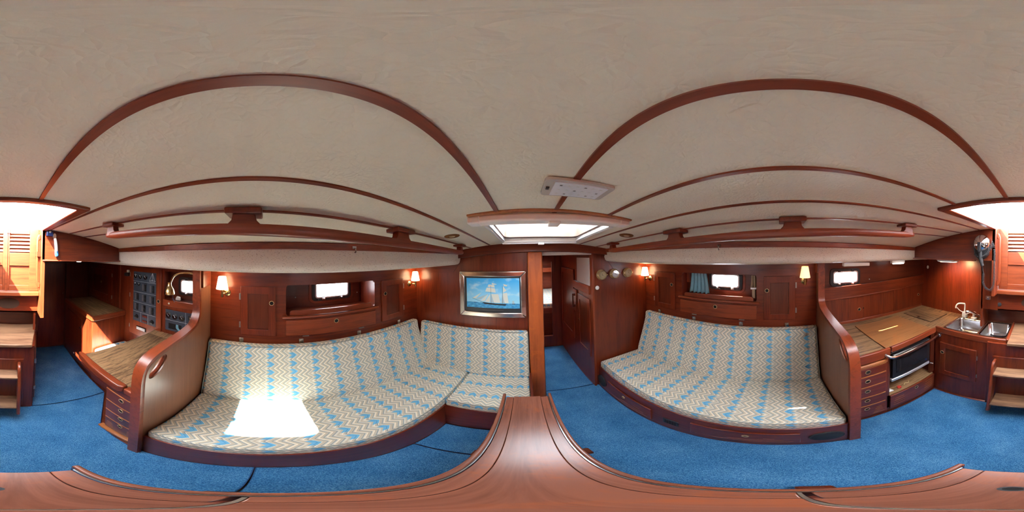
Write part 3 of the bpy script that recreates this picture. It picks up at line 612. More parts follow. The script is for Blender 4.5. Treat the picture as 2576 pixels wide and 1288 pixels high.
# ------------------------------------------------------------------ wall lamps
def sconce(fr, u, z, off, mat, label, toward=1):
    w = thing('wall_lamp', label, 'lamp', tuple(fr(u, z, 0)), 'brass wall lamps with cone shades')
    obj('back_plate', M().lathe([(.030, .0), (.030, .004), (.022, .011), (.008, .014)], u, z, fr, 24), 'brass', w)
    a = Vector(fr(u, z, .010)); b = Vector(fr(u, z, .045)); c = Vector(fr(u + off*.6, z, .062)); e = Vector(fr(u + off, z, .066))
    obj('arm', M().tube(spline([a, b, c, e], 5), .006, 8), 'brass', w)
    base = Vector(fr(u + off, z, .066))
    F = lambda p, q, n: base + Vector((p, q, n))
    obj('bulb_holder', M().lathe([(.004, -.028), (.010, -.026), (.010, .022), (.016, .026), (.016, .032), (.006, .036)], 0, 0, F, 14), 'brass', w)
    n = 24; m = M(); prof = [(.0445, .036), (.0275, .130), (.0260, .130), (.0430, .036)]
    for i in range(n):
        ca, sa = math.cos(2*math.pi*i/n), math.sin(2*math.pi*i/n); m.v += [F(r*ca, r*sa, h) for r, h in prof]
    for i in range(n):
        j = (i + 1) % n
        for k in range(4): m.f.append((i*4 + k, j*4 + k, j*4 + (k+1) % 4, i*4 + (k+1) % 4))
    s = obj('lamp_shade', m, mat, w)
    obj('rim', M().tube([F(.0268*math.cos(2*math.pi*i/24), .0268*math.sin(2*math.pi*i/24), .129) for i in range(24)], .0014, 5, True), 'brass', s)
    obj('bulb', M().lathe([(.004, .034), (.011, .050), (.014, .066), (.010, .080), (.003, .086)], 0, 0, F, 12), 'lamp_on', w)
sconce(FP, -.316, 1.345, -.020, 'shade_lit', 'lit brass wall lamp on the port side beside the chart table partition')
sconce(FP, 1.306, 1.330, .020, 'shade_lit', 'lit brass wall lamp in the port forward corner near the ship picture')
sconce(FS, 1.352, 1.318, .015, 'shade_lit', 'lit brass wall lamp in the starboard forward corner near the brass instruments')
sconce(FS, -.200, 1.357, 0, 'shade_dim', 'dim brass wall lamp on the starboard side beside the galley partition')

# ------------------------------------------------------------------ picture and instruments on the forward bulkhead
pc = thing('framed_picture', 'framed painting of a two-masted sailing ship in a wide silver frame', 'picture', (-.29, 1.41, 1.04))
FF = FY(1.418, -1)
x0, x1, z0, z1 = -.597, .006, 1.042, 1.470
def bar(a, b, c, d): return M().prism([a, b, c, d], .002, .022, FF)
iw = .048
obj('frame_rail', bar((x0, z1), (x1, z1), (x1 - iw, z1 - iw), (x0 + iw, z1 - iw)), 'frame_metal' if 'frame_metal' in MT else plain('frame_metal', (.60, .52, .46), .2, 1.0), pc, bevel=.007, seg=3)
obj('frame_rail', bar((x0, z0), (x1, z0), (x1 - iw, z0 + iw), (x0 + iw, z0 + iw)), 'frame_metal', pc, bevel=.007, seg=3)
obj('frame_rail', bar((x0, z0), (x0 + iw, z0 + iw), (x0 + iw, z1 - iw), (x0, z1)), 'frame_metal', pc, bevel=.007, seg=3)
obj('frame_rail', bar((x1, z0), (x1 - iw, z0 + iw), (x1 - iw, z1 - iw), (x1, z1)), 'frame_metal', pc, bevel=.007, seg=3)
obj('mat_board', M().box(x0 + iw - .004, x1 - iw + .004, z0 + iw - .004, z1 - iw + .004, .002, .008, FF), 'picture_mat', pc)
a0, a1, c0, c1 = x0 + .066, x1 - .058, z0 + .088, z1 - .062
PW, PH = a1 - a0, c1 - c0
art = obj('canvas', M().box(a0, a1, c0, c1, .008, .0086, FF), 'sky_paint', pc)
def pt(px, py): return (a0 + PW*(px - 190)/1285, c1 - PH*(py - 232)/790)
def shape(name, pts, mat, k): obj(name, M().prism([pt(*p) for p in pts], .0086 + .0003*k, .0088 + .0003*k, FF), mat, art)
shape('sea', [(190, 850), (1475, 905), (1475, 1022), (190, 1022)][:0] or [(190, 868), (1475, 892), (1475, 1022), (190, 1022)], 'sea_paint', 1)
for nm, p, mt in (('sail', [(335, 765), (420, 775), (575, 600)], 'sail'), ('sail', [(430, 775), (540, 800), (735, 635)], 'sail_shade'), ('sail', [(545, 825), (640, 835), (735, 640)], 'sail'), ('sail', [(650, 850), (765, 860), (785, 635)], 'sail'),
                  ('sail', [(745, 392), (880, 400), (895, 470), (720, 455)], 'sail'), ('sail', [(700, 475), (895, 488), (915, 600), (660, 575)], 'sail'), ('sail', [(640, 590), (790, 600), (935, 635), (800, 605)], 'hull_paint'),
                  ('sail', [(805, 640), (975, 640), (1020, 870), (870, 870)], 'sail'), ('sail', [(800, 640), (870, 870), (780, 870)], 'sail_shade'), ('sail', [(1090, 430), (1170, 545), (1090, 605)], 'sail'),
                  ('sail', [(1085, 620), (1180, 600), (1215, 870), (1130, 878), (1095, 800)], 'sail'), ('sail', [(1075, 640), (1120, 878), (1045, 878)], 'sail_shade')): shape(nm, p, mt, 2)
shape('hull', [(585, 862), (900, 895), (1160, 905), (1140, 945), (640, 915)], 'hull_paint', 3)
for p in ([(796, 420), (801, 420), (801, 890), (796, 890)], [(1074, 430), (1079, 430), (1076, 890), (1071, 890)], [(335, 764), (590, 858), (590, 866), (335, 770)]): shape('mast', p, 'hull_paint', 4)
shape('pennant', [(820, 350), (940, 380), (940, 390), (830, 390)], 'sail', 4); shape('pennant', [(1098, 375), (1190, 405), (1190, 435), (1110, 432)], 'sail', 4)
for p in ([(1290, 893), (1375, 893), (1365, 908), (1295, 908)], [(372, 872), (415, 872), (410, 880), (376, 880)]): shape('distant_boat', p, 'hull_paint', 3)
shape('distant_sail', [(1300, 815), (1345, 815), (1350, 890), (1300, 890)], 'sail_shade', 2)
m = M()
for i in range(26): m.box(a0 + PW*(.30 + .0155*i), a0 + PW*(.30 + .0155*i + .009), z0 + .064, z0 + .0675, .008, .0084, FF)
obj('caption_marks', m, 'print_faint', pc, kind='stuff')

def instrument(u, name, label, face):
    F = FY(1.42, -1); t = thing(name, label, name.replace('_', ' '), (u, 1.40, 1.36), 'brass instruments on the bulkhead'); z = 1.402
    obj('case', M().lathe([(.050, 0), (.052, .008), (.046, .018), (.044, .040), (.040, .044), (.037, .038), (.037, .031), (.002, .031)], u, z, F, 28), 'old_brass', t)
    f = obj('dial_face', M().lathe([(.037, .030), (.037, .0345), (.001, .0345)], u, z, F, 24), face, t)
    for i in range(12):
        a = R(30*i); c, s = math.cos(a), math.sin(a)
        obj('mark', M().add([F(u + r*c - w*s, z + r*s + w*c, .0345 + k) for k in (0, .0006) for r, w in ((.027, -.0012), (.033, -.0012), (.033, .0012), (.027, .0012))], [(0,1,2,3), (4,5,6,7), (0,1,5,4), (1,2,6,5), (2,3,7,6), (3,0,4,7)]), 'hull_paint', f)
    for a, l in ((R(100), .018), (R(-35), .026)):
        c, s = math.cos(a), math.sin(a)
        obj('hand', M().add([F(u + r*c - w*s, z + r*s + w*c, .0352 + k) for k in (0, .0006) for r, w in ((-.004, -.0012), (l, -.0006), (l, .0006), (-.004, .0012))], [(0,1,2,3), (4,5,6,7), (0,1,5,4), (1,2,6,5), (2,3,7,6), (3,0,4,7)]), 'hull_paint', f)
    obj('glass_cover', M().lathe([(.037, .038), (.037, .0392)], u, z, F, 24), 'pane', t)
    obj('hinge_lug', M().box(u - .056, u - .043, z - .008, z + .008, .020, .034, F), 'old_brass', t, bevel=.003); obj('latch_lug', M().box(u + .043, u + .060, z - .005, z + .005, .022, .034, F), 'old_brass', t, bevel=.003)
instrument(.712, 'ship_clock', 'round brass ship clock nearest the doorway', 'dial')
instrument(.858, 'barometer', 'round brass barometer in the middle of three instruments', 'dial_pale')
instrument(1.020, 'hygrometer', 'round brass instrument nearest the corner wall lamp', 'dial')
obj('sensor_disc', M().lathe([(.020, 0), (.020, .006), (.014, .010)], .668, 1.276, FY(1.42, -1), 20), 'white_plastic', label='small white round sensor below the brass ship clock', cat='sensor')

# ------------------------------------------------------------------ overhead: handrails, hatch, lamps
def handrail(x, ys, label):
    h = thing('handrail', label, 'handrail', (x, .25, 1.62)); K = 48
    y0, y1 = ys[0][0] - .05, ys[-1][0] + .05
    sec = [(-.017, -.045), (.017, -.045), (.020, -.056), (.016, -.070), (.008, -.076), (-.008, -.076), (-.016, -.070), (-.020, -.056)]
    m = M()
    Y = lin(y0, y1, K)
    for i, y in enumerate(Y):
        e = .55 if i in (0, K) else (.85 if i in (1, K - 1) else 1)
        m.v += [Vector((x + a*e, y, zc(x, y) - .058 + (b + .058)*e)) for a, b in sec]
    for i in range(K):
        for k in range(8): a = i*8 + k; b = i*8 + (k+1) % 8; m.f.append((a, b, b + 8, a + 8))
    m.f += [tuple(range(8)), tuple(K*8 + k for k in range(7, -1, -1))]
    obj('rail', m, 'trim_y', h, ang=60)
    for j, (y, w) in enumerate(ys):
        P = [(y - w, .0), (y + w, .0), (y + w + .006, -.03), (y + w + .022, -.046), (y + w + .05, -.054), (y - w - .05, -.054), (y - w - .022, -.046), (y - w - .006, -.03)]
        if j == 0: P = [(y - w, 0), (y + w, 0), (y + w + .006, -.03), (y + w + .022, -.046), (y + w + .05, -.054), (y - w - .012, -.06), (y - w - .010, -.03)]
        if j == len(ys) - 1: P = [(y - w, 0), (y + w, 0), (y + w + .01, -.03), (y + w + .012, -.06), (y - w - .05, -.054), (y - w - .022, -.046), (y - w - .006, -.03)]
        b = obj('bracket', M().prism(P, x - .016, x + .016, lambda u, v, n: Vector((n, u, zc(x, u) + v - .004))), 'trim_y', h, bevel=.003)
        obj('mounting_pad', M().box(x - .036, x + .036, y - w - .022, y + w + .022, -.018, .0, lambda u, v, n: Vector((u, v, zc(x, v) + n))), 'mahogany_x', b, bevel=.004)
handrail(-.463, [(-.66, .022), (-.07, .03), (.49, .03), (1.10, .015)], 'long mahogany handrail under the port ceiling')
handrail(.638, [(-.62, .022), (-.045, .03), (.48, .03), (1.06, .015)], 'long mahogany handrail under the starboard ceiling')

ht = thing('deck_hatch', 'open-lit skylight hatch with cream blind frame over the forward saloon', 'hatch', (.1, .79, 1.7))
def lid(u, v, n): return Vector((u, v, 1.777 - .0444*v - .004 + n))
HX0, HX1, HY0, HY1 = -.178, .388, .535, 1.075
obj('wood_trim', ceil_bar(HX0 - .012, HX1 + .012, HY0 - .022, HY0 - .002, -.007, .002), 'light_wood', ht, bevel=.003)
obj('blind_cassette', M().prism([(HX0 - .014, HY0), (HX1 + .012, HY0), (HX1 - .012, HY0 + .055), (HX0 + .012, HY0 + .055)], -.031, -.002, lid), 'cream_plastic', ht, bevel=.008, seg=3)
obj('end_cap', M().box(HX0 - .018, HX0 + .028, HY0 - .003, HY0 + .05, -.033, -.001, lid), 'cream_plastic', ht, bevel=.006); obj('end_cap', M().box(HX1 - .030, HX1 + .016, HY0 - .003, HY0 + .05, -.033, -.001, lid), 'cream_plastic', ht, bevel=.006)
obj('side_channel', M().box(HX0 + .030, HX0 + .046, HY0 + .05, HY1, -.035, .02, lid), 'white_plastic', ht, bevel=.004); obj('side_channel', M().box(HX1 - .046, HX1 - .030, HY0 + .05, HY1, -.035, .02, lid), 'white_plastic', ht, bevel=.004)
obj('front_channel', M().box(HX0 + .030, HX1 - .030, HY1 - .016, HY1, -.035, .02, lid), 'white_plastic', ht, bevel=.004)
for q in (HX0 + .047, HX1 - .053): obj('seal', M().box(q, q + .006, HY0 + .055, HY1 - .045, -.032, .02, lid), 'silver', ht)
obj('front_bar', M().box(HX0 + .03, HX1 - .03, HY1 + .002, HY1 + .022, -.044, -.022, lid), 'led_panel', ht, bevel=.004)
obj('pull_tab', M().box(.085, .125, HY0 + .004, HY0 + .06, -.040, -.028, lid), 'cream_plastic', ht, bevel=.004); obj('pull_tab', M().box(.09, .13, HY1 - .01, HY1 + .024, -.052, -.036, lid), 'white_plastic', ht, bevel=.003)
m = M().prism([(HX0 + .02, .575), (HX1 - .02, .575), (HX1 - .02, 1.04), (HX0 + .02, 1.04)], -.012, .075, lid, [rrect(-.118, .322, .580, .990, .045)])
obj('coaming', m, 'liner', ht)
obj('glazing', M().box(-.15, .35, .56, 1.05, .076, .086, lid), 'acrylic', ht)
for x in (-.07, .24): obj('stay', M().tube([lid(x, .60, .05), lid(x + .012, .66, .05)], .003, 6), 'hinge', ht)

cl = thing('ceiling_light', 'rectangular translucent LED ceiling light near the skylight', 'lamp', (.118, .345, 1.74))
rz = Matrix.Rotation(R(2), 3, 'Z')
def FLT(u, v, n): p = rz @ Vector((u, v, 0)); x, y = .118 + p.x, .345 + p.y; return Vector((x, y, 1.759 - .01*p.y*4 - n))
obj('housing', M().prism(rrect(-.077, .077, -.042, .042, .010), .0, .007, FLT, [rrect(-.0565, .0605, -.034, .034, .004)]), 'lens', cl, bevel=.004, seg=3)
obj('led_board', M().box(-.057, .061, -.0345, .0345, .0035, .009, FLT), 'led_panel', cl)
for i in range(6):
    for j in range(3): obj('led', M().box(-.045 + .018*i, -.040 + .018*i, -.024 + .022*j, -.0195 + .022*j, .009, .0096, FLT), 'white_plastic' if (i + j) % 3 else 'hinge', cl)
obj('switch_rocker', M().box(-.071, -.064, -.008, .004, .006, .009, FLT), 'black', cl)
for x, y, lb in ((-.378, .794, 'port'), (.560, .775, 'starboard')):
    F = lambda u, v, n: Vector((u, v, zc(u, v) - n)); v = thing('ceiling_vent', 'round brown ceiling vent near the skylight, %s side' % lb, 'vent', (x, y, 1.70), 'round ceiling vents')
    obj('rim', M().lathe([(.042, 0), (.042, .003), (.038, .006), (.020, .006), (.018, .003)], x, y, F, 28), 'brown_rim' if 'brown_rim' in MT else plain('brown_rim', (.20, .085, .032), .8), v)
    obj('core', M().lathe([(.019, .0035), (.016, .006), (.004, .006)], x, y, F, 20), 'old_brass', v)
for x, y, z, s, lb in ((ep(.42) + .014, .42, 1.655, 1, 'port'), (es(.40) - .014, .36, 1.640, -1, 'starboard')):
    k = thing('snap_hook', 'tiny metal snap hook under the %s ceiling trim' % lb, 'hook', (x, y, z), 'snap hooks')
    obj('plate', M().box(x - .001, x + .001, y - .012, y + .012, z - .004, z + .010), 'steel', k); obj('hook', M().tube(spline([(x, y, z), (x + s*.014, y, z - .010), (x + s*.010, y, z - .024), (x + s*.002, y, z - .020)], 5), .0028, 6), 'steel', k)

# ------------------------------------------------------------------ partitions
def cap(pts, y0, y1, t, name, mat, parent):
    m = M(); P = [Vector((a, b)) for a, b in pts]; K = len(P); yc, hw = (y0 + y1)/2, (y1 - y0)/2
    sec = [(-1, -.5), (-1, .25), (-.72, .5), (.72, .5), (1, .25), (1, -.5)]
    for i in range(K):
        d = (P[min(i+1, K-1)] - P[max(i-1, 0)]).normalized(); n = Vector((-d.y, d.x))
        m.v += [Vector((P[i].x + n.x*t*b, yc + hw*a, P[i].y + n.y*t*b)) for a, b in sec]
    for i in range(K - 1):
        for k in range(6): a = i*6 + k; b = i*6 + (k+1) % 6; m.f.append((a, b, b + 6, a + 6))
    m.f += [tuple(range(6)), tuple((K-1)*6 + k for k in range(5, -1, -1))]
    return obj(name, m, mat, parent, ang=50)
def spl2(pts, k=6): return [(p.x, p.y) for p in spline([(a, b, 0) for a, b in pts], k)]
pp = spl2([(-1.005, 1.54), (-1.008, 1.40), (-1.010, 1.26), (-.990, 1.195), (-.945, 1.150), (-.86, 1.134), (-.74, 1.127), (-.62, 1.120), (-.545, 1.106), (-.498, 1.070), (-.478, 1.01), (-.472, .90), (-.470, .6), (-.470, .3), (-.470, 0)])
pt_ = thing('partition', 'mahogany partition with curved cap between port settee and chart table', 'partition', (-.9, -.47, 0))
hole = [(-.575 + .060*math.cos(a) + .022*math.sin(a), 1.030 - .052*math.cos(a) + .030*math.sin(a)) for a in [2*math.pi*i/20 for i in range(20)]]
obj('board', M().prism([(-1.39, 1.535)] + pp + [(-1.39, 0)], -.489, -.452, FYZ, [hole]), 'brown_panel', pt_)
cap(pp[::-1], -.499, -.443, .030, 'cap_rail', 'trim_x', pt_)
obj('hand_hold', M().tube([(x, -.470, z) for x, z in hole], .010, 8, True), 'trim_x', pt_)
obj('corner_block', M().box(-1.16, -1.02, -.452, -.432, 1.40, 1.53), 'mahogany_x', pt_, bevel=.004)
ps = spl2([(1.315, 1.54), (1.315, 1.40), (1.318, 1.26), (1.305, 1.185), (1.25, 1.143), (1.15, 1.128), (1.03, 1.120), (.88, 1.114), (.775, 1.102), (.712, 1.068), (.685, 1.01), (.674, .90), (.668, .6), (.664, .3), (.662, 0)])
pt_ = thing('partition', 'mahogany partition with curved cap between starboard settee and galley', 'partition', (1.05, -.335, 0))
hole = [(.775 - .060*math.cos(a) - .022*math.sin(a), 1.030 - .052*math.cos(a) + .030*math.sin(a)) for a in [2*math.pi*i/20 for i in range(20)]]
obj('board', M().prism([(1.455, 1.535)] + ps + [(1.455, 0)], -.352, -.316, FYZ, [hole]), 'brown_panel', pt_)
cap(ps, -.362, -.306, .030, 'cap_rail', 'trim_x', pt_)
obj('hand_hold', M().tube([(x, -.334, z) for x, z in hole], .010, 8, True), 'trim_x', pt_)
obj('knob', M().lathe([(.009, 0), (.010, .008), (.006, .014)], 1.25, 1.095, FY(-.352, -1), 12), 'chrome', pt_)
obj('corner_block', M().box(1.30, 1.38, -.316, -.296, 1.43, 1.53), 'mahogany_x', pt_, bevel=.004)

# ------------------------------------------------------------------ galley
def slots(parent, fr, u0, u1, v0, n, dz, n0, step=.012):
    for i in range(n): obj('vent_slot', M().box(u0 + step*i, u1 - step*i, v0 + dz*i, v0 + dz*i + .004, n0, n0 + .0015, fr), 'light_wood', parent)
FG = FX(.862, -1)
gc = thing('galley_cabinet', 'mahogany galley drawer unit with five ring pulls beside the partition', 'drawers', (1.1, -.52, 0))
obj('carcase', M().box(.862, 1.44, -.682, -.366, 0.0, .845), 'mahogany_z', gc, bevel=.002)
obj('breadboard', M().box(-.665, -.405, .757, .787, 0, .020, FG), 'light_wood', gc, bevel=.008, seg=3)
for z0, z1, pz in ((.664, .748, .708), (.534, .654, .60), (.388, .524, .47), (.252, .378, .33), (.045, .242, .19)):
    dr = obj('drawer', M().box(-.657, -.420, z0, z1, 0, .012, FG), 'mahogany_y', gc, bevel=.003)
    obj('top_bead', M().box(-.657, -.420, z1 - .001, z1 + .003, .002, .014, FG), 'light_wood', dr)
    pull(dr, FG, -.515, pz, .012, .020)
    if z0 < .1: slots(dr, FG, -.65, -.56, .07, 5, .026, .012, .006); slots(dr, FG, -.47, -.425, .07, 5, .026, .012, .002)
sv = thing('stove', 'black gimballed cooking stove with chrome rail under the galley lid', 'stove', (1.05, -.93, .45))
obj('body', M().box(.875, 1.28, -1.135, -.705, .50, .805), 'black', sv, bevel=.006)
sd_ = obj('oven_door', M().box(-1.125, -.712, .525, .800, 0, .024, FX(.872, -1)), 'black', sv, bevel=.005)
obj('window', M().box(-1.085, -.745, .585, .735, .024, .026, FX(.872, -1)), 'dark_glass', sd_); obj('top_strip', M().box(-1.12, -.716, .775, .798, .024, .030, FX(.872, -1)), 'hinge', sd_, bevel=.002)
obj('badge', M().lathe([(.012, .024), (.011, .027), (.004, .027)], -1.075, .565, FX(.872, -1), 16), 'navy', sd_)
obj('drip_bar', M().box(.845, .885, -1.12, -.705, .488, .520), 'silver', sv, bevel=.005)
for y in (-.72, -1.11): obj('foot', M().lathe([(.012, 0), (.012, .016)], .868, y, FZ(.472), 12), 'rubber', sv)
obj('gimbal_lock', M().tube([(.86, -1.15, .47), (.84, -1.165, .46)], .006, 8), 'steel', sv)
nc = thing('stove_niche', 'dark wooden niche around the stove', 'niche', (1.1, -.94, .06))
obj('side_panel', M().box(.87, .89, -1.222, -1.165, .30, .845), 'panel_z', nc); obj('side_panel', M().box(.864, .90, -.70, -.684, .28, .845), 'panel_z', nc); obj('back_panel', M().box(1.30, 1.32, -1.20, -.684, .29, .845), 'panel_z', nc)
cb = thing('crash_rail', 'polished chrome crash rail in front of the stove', 'rail', (.815, -.95, .8))
obj('tube', M().tube(spline([(.862, -.645, .835), (.835, -.655, .825), (.815, -.69, .808), (.813, -.80, .800), (.815, -1.0, .800), (.822, -1.226, .803)], 6), .0125, 12), 'chrome', cb); obj('flange', M().lathe([(.022, 0), (.020, .006), (.012, .010)], .822, .803, FY(-1.231), 14), 'steel', cb)
ld_ = thing('pan_drawer', 'mahogany drawer with vent slots below the stove', 'drawer', (.9, -.95, .06))
obj('front', M().box(-1.205, -.70, .055, .275, 0, .014, FG), 'mahogany_y', ld_, bevel=.003)
obj('tray', M().box(.862, 1.28, -1.20, -.70, .275, .287), 'laminate_y', ld_); obj('rear_bar', M().box(.935, .955, -1.19, -.70, .40, .45), 'mahogany_y', ld_, bevel=.003)
slots(ld_, FG, -.84, -.73, .10, 4, .035, .014, .004); slots(ld_, FG, -1.18, -1.06, .10, 5, .032, .014, .004)
pull(ld_, FG, -.962, .232, .014, .020)
obj('plinth', M().box(.868, .884, -1.225, -.366, 0, .06), 'panel_y', label='dark toe board under the galley drawers and stove', cat='toe board')
k = thing('jar_lid', 'small red round lid lying in the open tray under the stove', 'lid', (.92, -.824, .287)); obj('cap', M().lathe([(.017, 0), (.018, .003), (.018, .014), (.015, .017)], .90, -.824, FZ(.2875), 18), 'red', k)
obj('foil_packet', M().prism([(.885, -.76), (.925, -.75), (.93, -.715), (.89, -.72)], .2875, .305), 'white_plastic', bevel=.004, label='white crumpled packet lying in the tray under the stove', cat='packet')
obj('cork_screw', M().tube(spline([(.90, -.875, .294), (.915, -.90, .296), (.905, -.925, .293), (.92, -.945, .295)], 5), .005, 7), 'old_brass', label='small brass fitting lying in the tray behind the red lid', cat='fitting')

cu = thing('galley_counter', 'L-shaped galley counter of wood-grain laminate with mahogany edges', 'counter', (1.1, -1.0, .84))
obj('top_slab', M().prism([(.862, -.366), (1.455, -.366), (1.455, -1.698), (.21, -1.698), (.21, -1.245), (.862, -1.245)], .850, .876, W,
    [[(.482, -1.275), (.482, -1.59), (.795, -1.59), (.795, -1.275)], [(.236, -1.275), (.236, -1.59), (.462, -1.59), (.462, -1.275)]]), 'laminate_y', cu)
obj('front_edge', M().box(.846, .870, -.690, -.366, .800, .884), 'trim_y', cu, bevel=.005); obj('sink_edge', M().box(.205, .868, -1.249, -1.226, .828, .888), 'trim_x', cu, bevel=.006)
obj('side_edge', M().box(.200, .224, -1.64, -1.226, .84, .893), 'trim_y', cu, bevel=.006); obj('back_edge', M().box(1.432, 1.457, -1.698, -.366, .87, .906), 'trim_y', cu, bevel=.005)
sl_ = thing('stove_cover', 'smooth orange-brown wooden lid covering the stove', 'lid', (1.1, -.93, .87))
obj('board', M().box(.867, 1.335, -1.178, -.660, .877, .886), 'lid_wood', sl_, bevel=.002)
obj('front_fiddle', M().box(.838, .862, -1.200, -.692, .838, .893), 'trim_y', sl_, bevel=.008, seg=3)
rl = thing('fridge_lid', 'square laminate fridge lid with a chrome ring pull in the counter corner', 'lid', (1.17, -1.45, .87))
obj('board', M().box(.982, 1.362, -1.608, -1.305, .8765, .880), 'laminate_x', rl); obj('gap', M().prism(rrect(.974, 1.370, -1.616, -1.297, .004), .8755, .8772, W, [rrect(.982, 1.362, -1.608, -1.305, .004)]), 'hole', rl)
obj('ring_pull', M().lathe([(.014, 0), (.014, .003), (.006, .008)], 1.163, -1.325, FZ(.880), 16), 'chrome', rl)
sk = thing('double_sink', 'stainless steel double sink set in the galley counter', 'sink', (.5, -1.43, .72))
def basin(x0, x1, y0, y1):
    z1, z0 = .880, .735; m = M(); rows = []
    for (e, z) in ((-.006, z1 + .001), (.0, z1 + .001), (.008, z1 - .012), (.018, z0 + .03), (.045, z0), (.10, z0 - .004)):
        rows.append([(a, b, z) for a, b in rrect(x0 + e, x1 - e, y0 + e, y1 - e, max(.035 - e*.2, .02), 5)])
    N = len(rows[0])
    for r in rows: m.v += [Vector(p) for p in r]
    for i in range(len(rows) - 1):
        for k in range(N): a = i*N + k; b = i*N + (k+1) % N; m.f.append((a, b, b + N, a + N))
    m.f.append(tuple((len(rows) - 1)*N + k for k in range(N)))
    return m
obj('rim', M().prism(rrect(.222, .808, -1.605, -1.262, .02), .8755, .8795, W, [rrect(.482, .795, -1.59, -1.275, .034, 5), rrect(.236, .462, -1.59, -1.275, .034, 5)]), 'rim_wood' if 'rim_wood' in MT else plain('rim_wood', (.07, .025, .012), .3), sk)
for q in ((.482, .795, -1.59, -1.275), (.236, .462, -1.59, -1.275)):
    bo = obj('basin', basin(*q), 'steel', sk, ang=70); obj('drain', M().lathe([(.026, .732), (.026, .7335), (.018, .736)], (q[0] + q[1])/2, (q[2] + q[3])/2, W, 18), 'chrome', bo)
sc_ = thing('sink_cabinet', 'mahogany cabinet under the galley sink with a framed door', 'cabinet', (.6, -1.25, 0))
FK = FY(-1.232)
obj('front', M().box(.362, .866, 0, .83, -.02, 0, FK), 'mahogany_z', sc_, bevel=.002)
f = framed(sc_, FK, .456, .806, .305, .728, .058); pull(f, FK, .776, .612, .016, .019)
for z in (.395, .636): hinge(f, FK, .453, z, .004)
# taps
tp = thing('mixer_tap', 'low chrome mixer tap behind the right-hand basin', 'tap', (.53, -1.645, .877))
obj('body', M().lathe([(.026, 0), (.026, .01), (.022, .014), (.022, .115), (.018, .125)], .53, -1.645, FZ(.877), 18), 'chrome', tp); obj('spout', M().tube(spline([(.545, -1.635, .905), (.60, -1.60, .945), (.655, -1.56, .985), (.69, -1.535, .99), (.695, -1.53, .972)], 5), .011, 10), 'chrome', tp)
tp = thing('pump_tap', 'white hand pump tap with bent spout behind the left-hand basin', 'tap', (.755, -1.63, .877))
obj('body', M().prism([(-.026, 0), (.026, 0), (.021, .068), (-.021, .068)], -1.652, -1.602, lambda u, v, n: Vector((.757 + u, n, .877 + v))), 'white_plastic', tp, bevel=.005); obj('spout', M().tube(spline([(.757, -1.627, .94), (.757, -1.627, 1.03), (.770, -1.615, 1.045), (.815, -1.59, 1.045), (.838, -1.58, 1.02), (.843, -1.578, .99)], 5), .009, 10), 'white_plastic', tp)
obj('lever', M().tube(spline([(.765, -1.61, .943), (.80, -1.59, .965), (.826, -1.575, 1.0)], 4), .005, 8), 'white_plastic', tp)
tp = thing('soap_pump', 'white soap dispenser with side nozzle between the two taps', 'dispenser', (.648, -1.63, .877))
obj('base', M().lathe([(.034, 0), (.032, .014), (.016, .022), (.016, .062), (.022, .066), (.022, .076), (.008, .084)], .648, -1.63, FZ(.877), 18), 'white_plastic', tp); obj('nozzle', M().tube(spline([(.655, -1.62, .945), (.69, -1.60, .95), (.725, -1.585, .925)], 4), .006, 8), 'white_plastic', tp)
# galley back wall
gs = thing('galley_shelf', 'fiddled mahogany shelf along the hull above the galley counter', 'shelf', (1.42, -1.0, 1.15))
def FSH(u, v, n): return Vector((1.405 + n, u, v + (-.38 - u)*.031))
obj('fiddle_board', M().box(-1.70, -.352, 1.163, 1.278, 0, .016, FSH), 'mahogany_y', gs, bevel=.003); obj('shelf_board', M().box(-1.70, -.352, 1.16, 1.176, .01, .054, FSH), 'panel_y', gs); obj('bead', M().box(-1.70, -.352, 1.155, 1.167, -.006, .012, FSH), 'trim_y', gs, bevel=.003)
gl = thing('sliding_locker', 'row of three sliding mahogany locker doors behind the galley counter', 'locker', (1.44, -1.0, .9))
for a, b, n, ps_ in ((-.80, -.354, .012, (-.757,)), (-1.215, -.79, .004, ()), (-1.698, -1.205, .012, (-1.627,))):
    s = obj('sliding_door', M().box(a, b, .90, 1.155 + (-.38 - (a + b)/2)*.031, n, n + .008, FX(1.457, -1)), 'mahogany_z', gl, bevel=.002)
    for u in ps_: pull(s, FX(1.457, -1), u, 1.016 if u > -1 else 1.047, n + .008, .018)
obj('hidden_pull', M().lathe([(.008, .012), (.008, .0135)], -.808, 1.019, FX(1.457, -1), 12), 'hole', gl)
obj('screw_cap', M().lathe([(.007, 0), (.006, .003)], -.885, 1.325, FX(HS, -1), 10), 'white_plastic', label='tiny white screw cap on the hull beside the galley portlight', cat='cap')
# lights over the galley
st_ = thing('strip_light', 'slim unlit strip light under the deck lining above the galley portlight', 'lamp', (1.16, -.55, 1.50), 'strip lights above the galley'); obj('body', M().box(1.15, 1.19, -.70, -.47, 1.495, 1.522), 'lens', st_, bevel=.004)
st_ = thing('strip_light', 'short lit strip light under the deck lining near the galley corner', 'lamp', (1.32, -1.14, 1.49), 'strip lights above the galley'); obj('body', M().box(1.30, 1.335, -1.24, -1.06, 1.494, 1.53), 'white_plastic', st_, bevel=.003); obj('tube', M().box(1.295, 1.32, -1.22, -1.08, 1.488, 1.496), 'lamp_on', st_, bevel=.002)
ul = thing('under_beam_light', 'small trapezoid lamp under the deck beam shining on the galley bulkhead', 'lamp', (.85, -1.40, 1.53))
obj('housing', M().prism([(.755, 1.526), (.925, 1.526), (.955, 1.552), (.725, 1.552)], -1.44, -1.335, FYZ), 'white_plastic', ul, bevel=.003); obj('diffuser', M().box(.765, .915, -1.435, -1.36, 1.522, 1.527), 'warm_led', ul)
lt = D.lights.new('galley_spot', 'SPOT'); lt.energy = 2.2; lt.color = (1, .62, .28); lt.spot_size = R(115); lt.spot_blend = .8; lt.shadow_soft_size = .05
